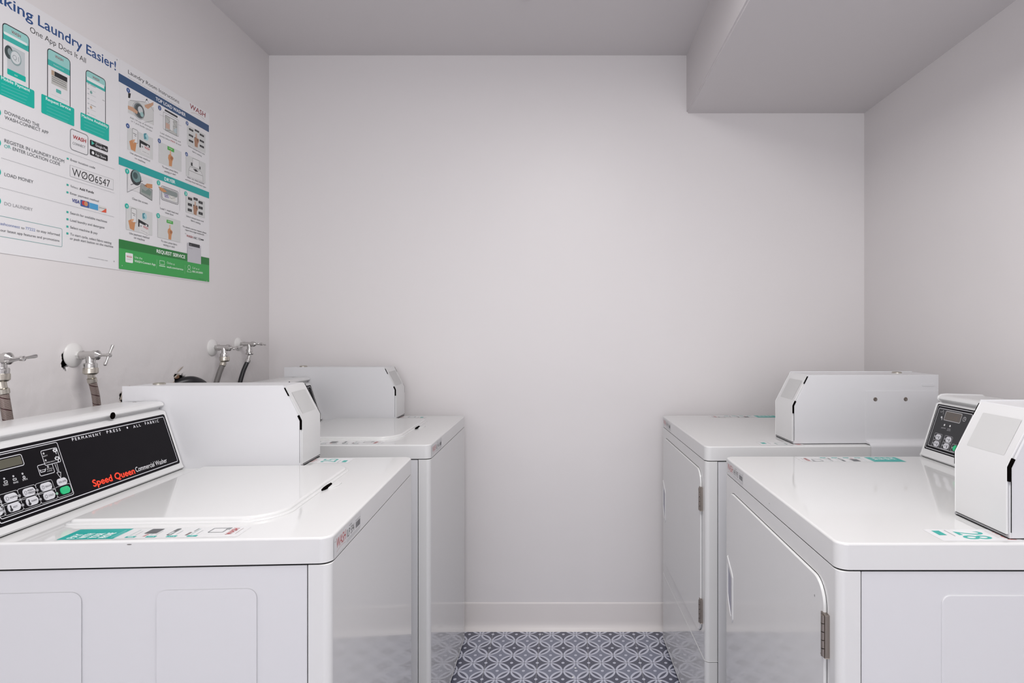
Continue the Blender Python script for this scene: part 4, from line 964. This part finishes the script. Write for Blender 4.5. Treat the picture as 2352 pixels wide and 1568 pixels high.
    c.Prect(CD, 868, 455, 1098, 735, PB_); buttons(CD, 0, 0, 50, [(893, 480), (960, 483), (1020, 525), (891, 550), (1020, 588), (890, 615), (957, 572), (1020, 655)], (978, 605, 1.15))
    T(CD, 'Select temperature and', 875, 718, 1080, 785, 20, GY); T(CD, 'fabric setting', 928, 770, 1042, 810, 20, GY)
    pay(CD, (150, 580, 465, 945, 210, 610, .84), PB_); T(CD, 'Use payment method', 190, 925, 428, 986, 25, GY); T(CD, 'on machine', 245, 978, 373, 1012, 25, GY)
    c.Prect(CD, 530, 690, 802, 1028, PB_); c.Prect(CD, 635, 752, 713, 812, '#46a845', .001); T(CD, 'START', 650, 780, 698, 792, 14, '#d8efd2', .02); hand_up(c, CD, 675, 890, 1.25)
    T(CD, 'To start, press fabric', 570, 1017, 762, 1066, 22, GY); T(CD, 'setting or start', 597, 1062, 735, 1094, 22, GY)
    for (x, y, n_, r_) in ((163, 172, '1', 32), (540, 312, '2', 29), (868, 442, '3', 27), (158, 590, '4', 31), (535, 706, '5', 30)):
        c.Pcirc(CD, x, y, r_, TEALP); k_ = 3 if n_ == '1' else 8; T(CD, n_, x-k_, y+13, x+k_, y+13+k_*.4, 28, '#e6f6f4', .01)
    T(CD, 'To submit a service request, please', 830, 840, 1112, 923, 16, '#303034', .02); T(CD, 'report the 6-digit machine ID.', 860, 881, 1088, 946, 16, '#303034', .02)
    T(CD, 'WASH', 875, 957, 950, 978, 26, '#a5383c', .02); T(CD, 'ABC 123', 958, 980, 1045, 1002, 25, '#3a3a3e', .0); c.Prect(CD, 1048, 985, 1080, 1006, '#3a3a3e'); c.Pline(CD, [(855, 918), (870, 922)], .0009, '#55555a')
    a, b_, g = c.P(CD, 75, 988), c.P(CD, 1138, 1308), c.P(CD, 75, 1095); e_ = c.P(CD, 75, 1328)
    c.rect(y0, a.y, y1, g.y-.002, '#1f7a35'); c.rect(y0, g.y, y1, 1.4445, '#36a24e')
    T(CD, 'REQUEST SERVICE', 515, 1149, 857, 1222, 40, '#f2f7f2', .035)
    c.Prect(CD, 885, 1030, 1048, 1290, '#c3c2c8'); c.Prect(CD, 903, 1027, 1033, 1097, '#26262c'); T(CD, 'MACHINE ID', 893, 1095, 945, 1107, 7, '#3c3c40'); T(CD, 'WASH', 915, 1058, 932, 1062, 9, '#bbbbbb')
    c.Prect(CD, 140, 1147, 230, 1277, '#e8eae8', .003); T(CD, 'WASH', 152, 1205, 218, 1217, 24, '#b8343a', .03); T(CD, 'CONNECT', 152, 1232, 216, 1242, 12, '#8b8d90')
    T(CD, 'Use the', 248, 1213, 342, 1233, 26, '#d3ecd6'); T(CD, 'WASH-Connect App', 248, 1262, 500, 1306, 27, '#e6f4e8', .02)
    c.Pline(CD, [(517, 1230), (514, 1340)], .0007, '#a9d4af'); a, b_ = c.P(CD, 550, 1240), c.P(CD, 610, 1300); c.frame(a.x, a.y, b_.x, b_.y, .0013, '#d9efdc'); c.Prect(CD, 545, 1300, 618, 1322, '#d0e8d3')
    T(CD, 'Online at', 638, 1281, 732, 1303, 26, '#d3ecd6'); T(CD, 'wash.com/service', 636, 1330, 833, 1363, 24, '#e6f4e8', .02); c.Pline(CD, [(857, 1298), (853, 1400)], .0007, '#a9d4af')
    c.Pring(CD, 905, 1325, 26, .0014, '#d9efdc'); c.Pline(CD, [(880, 1378), (890, 1355), (905, 1350), (920, 1360), (932, 1385), (880, 1378)], .0012, '#d9efdc')
    T(CD, 'Call us at', 943, 1342, 1028, 1360, 24, '#d3ecd6'); T(CD, '800.243.8000', 943, 1385, 1068, 1405, 22, '#e6f4e8', .02); T(CD, 'WASH 2019', 1018, 1463, 1083, 1475, 7, '#28562f', .02)
    for (x, y) in ((100, 1305), (1118, 1490)): c.Pcirc(CD, x, y, 7, '#a9b9aa')
    return tag(c.build('wall_poster'), 'poster of laundry room instructions with the green band along its foot', 'poster')
left_poster(); right_poster()
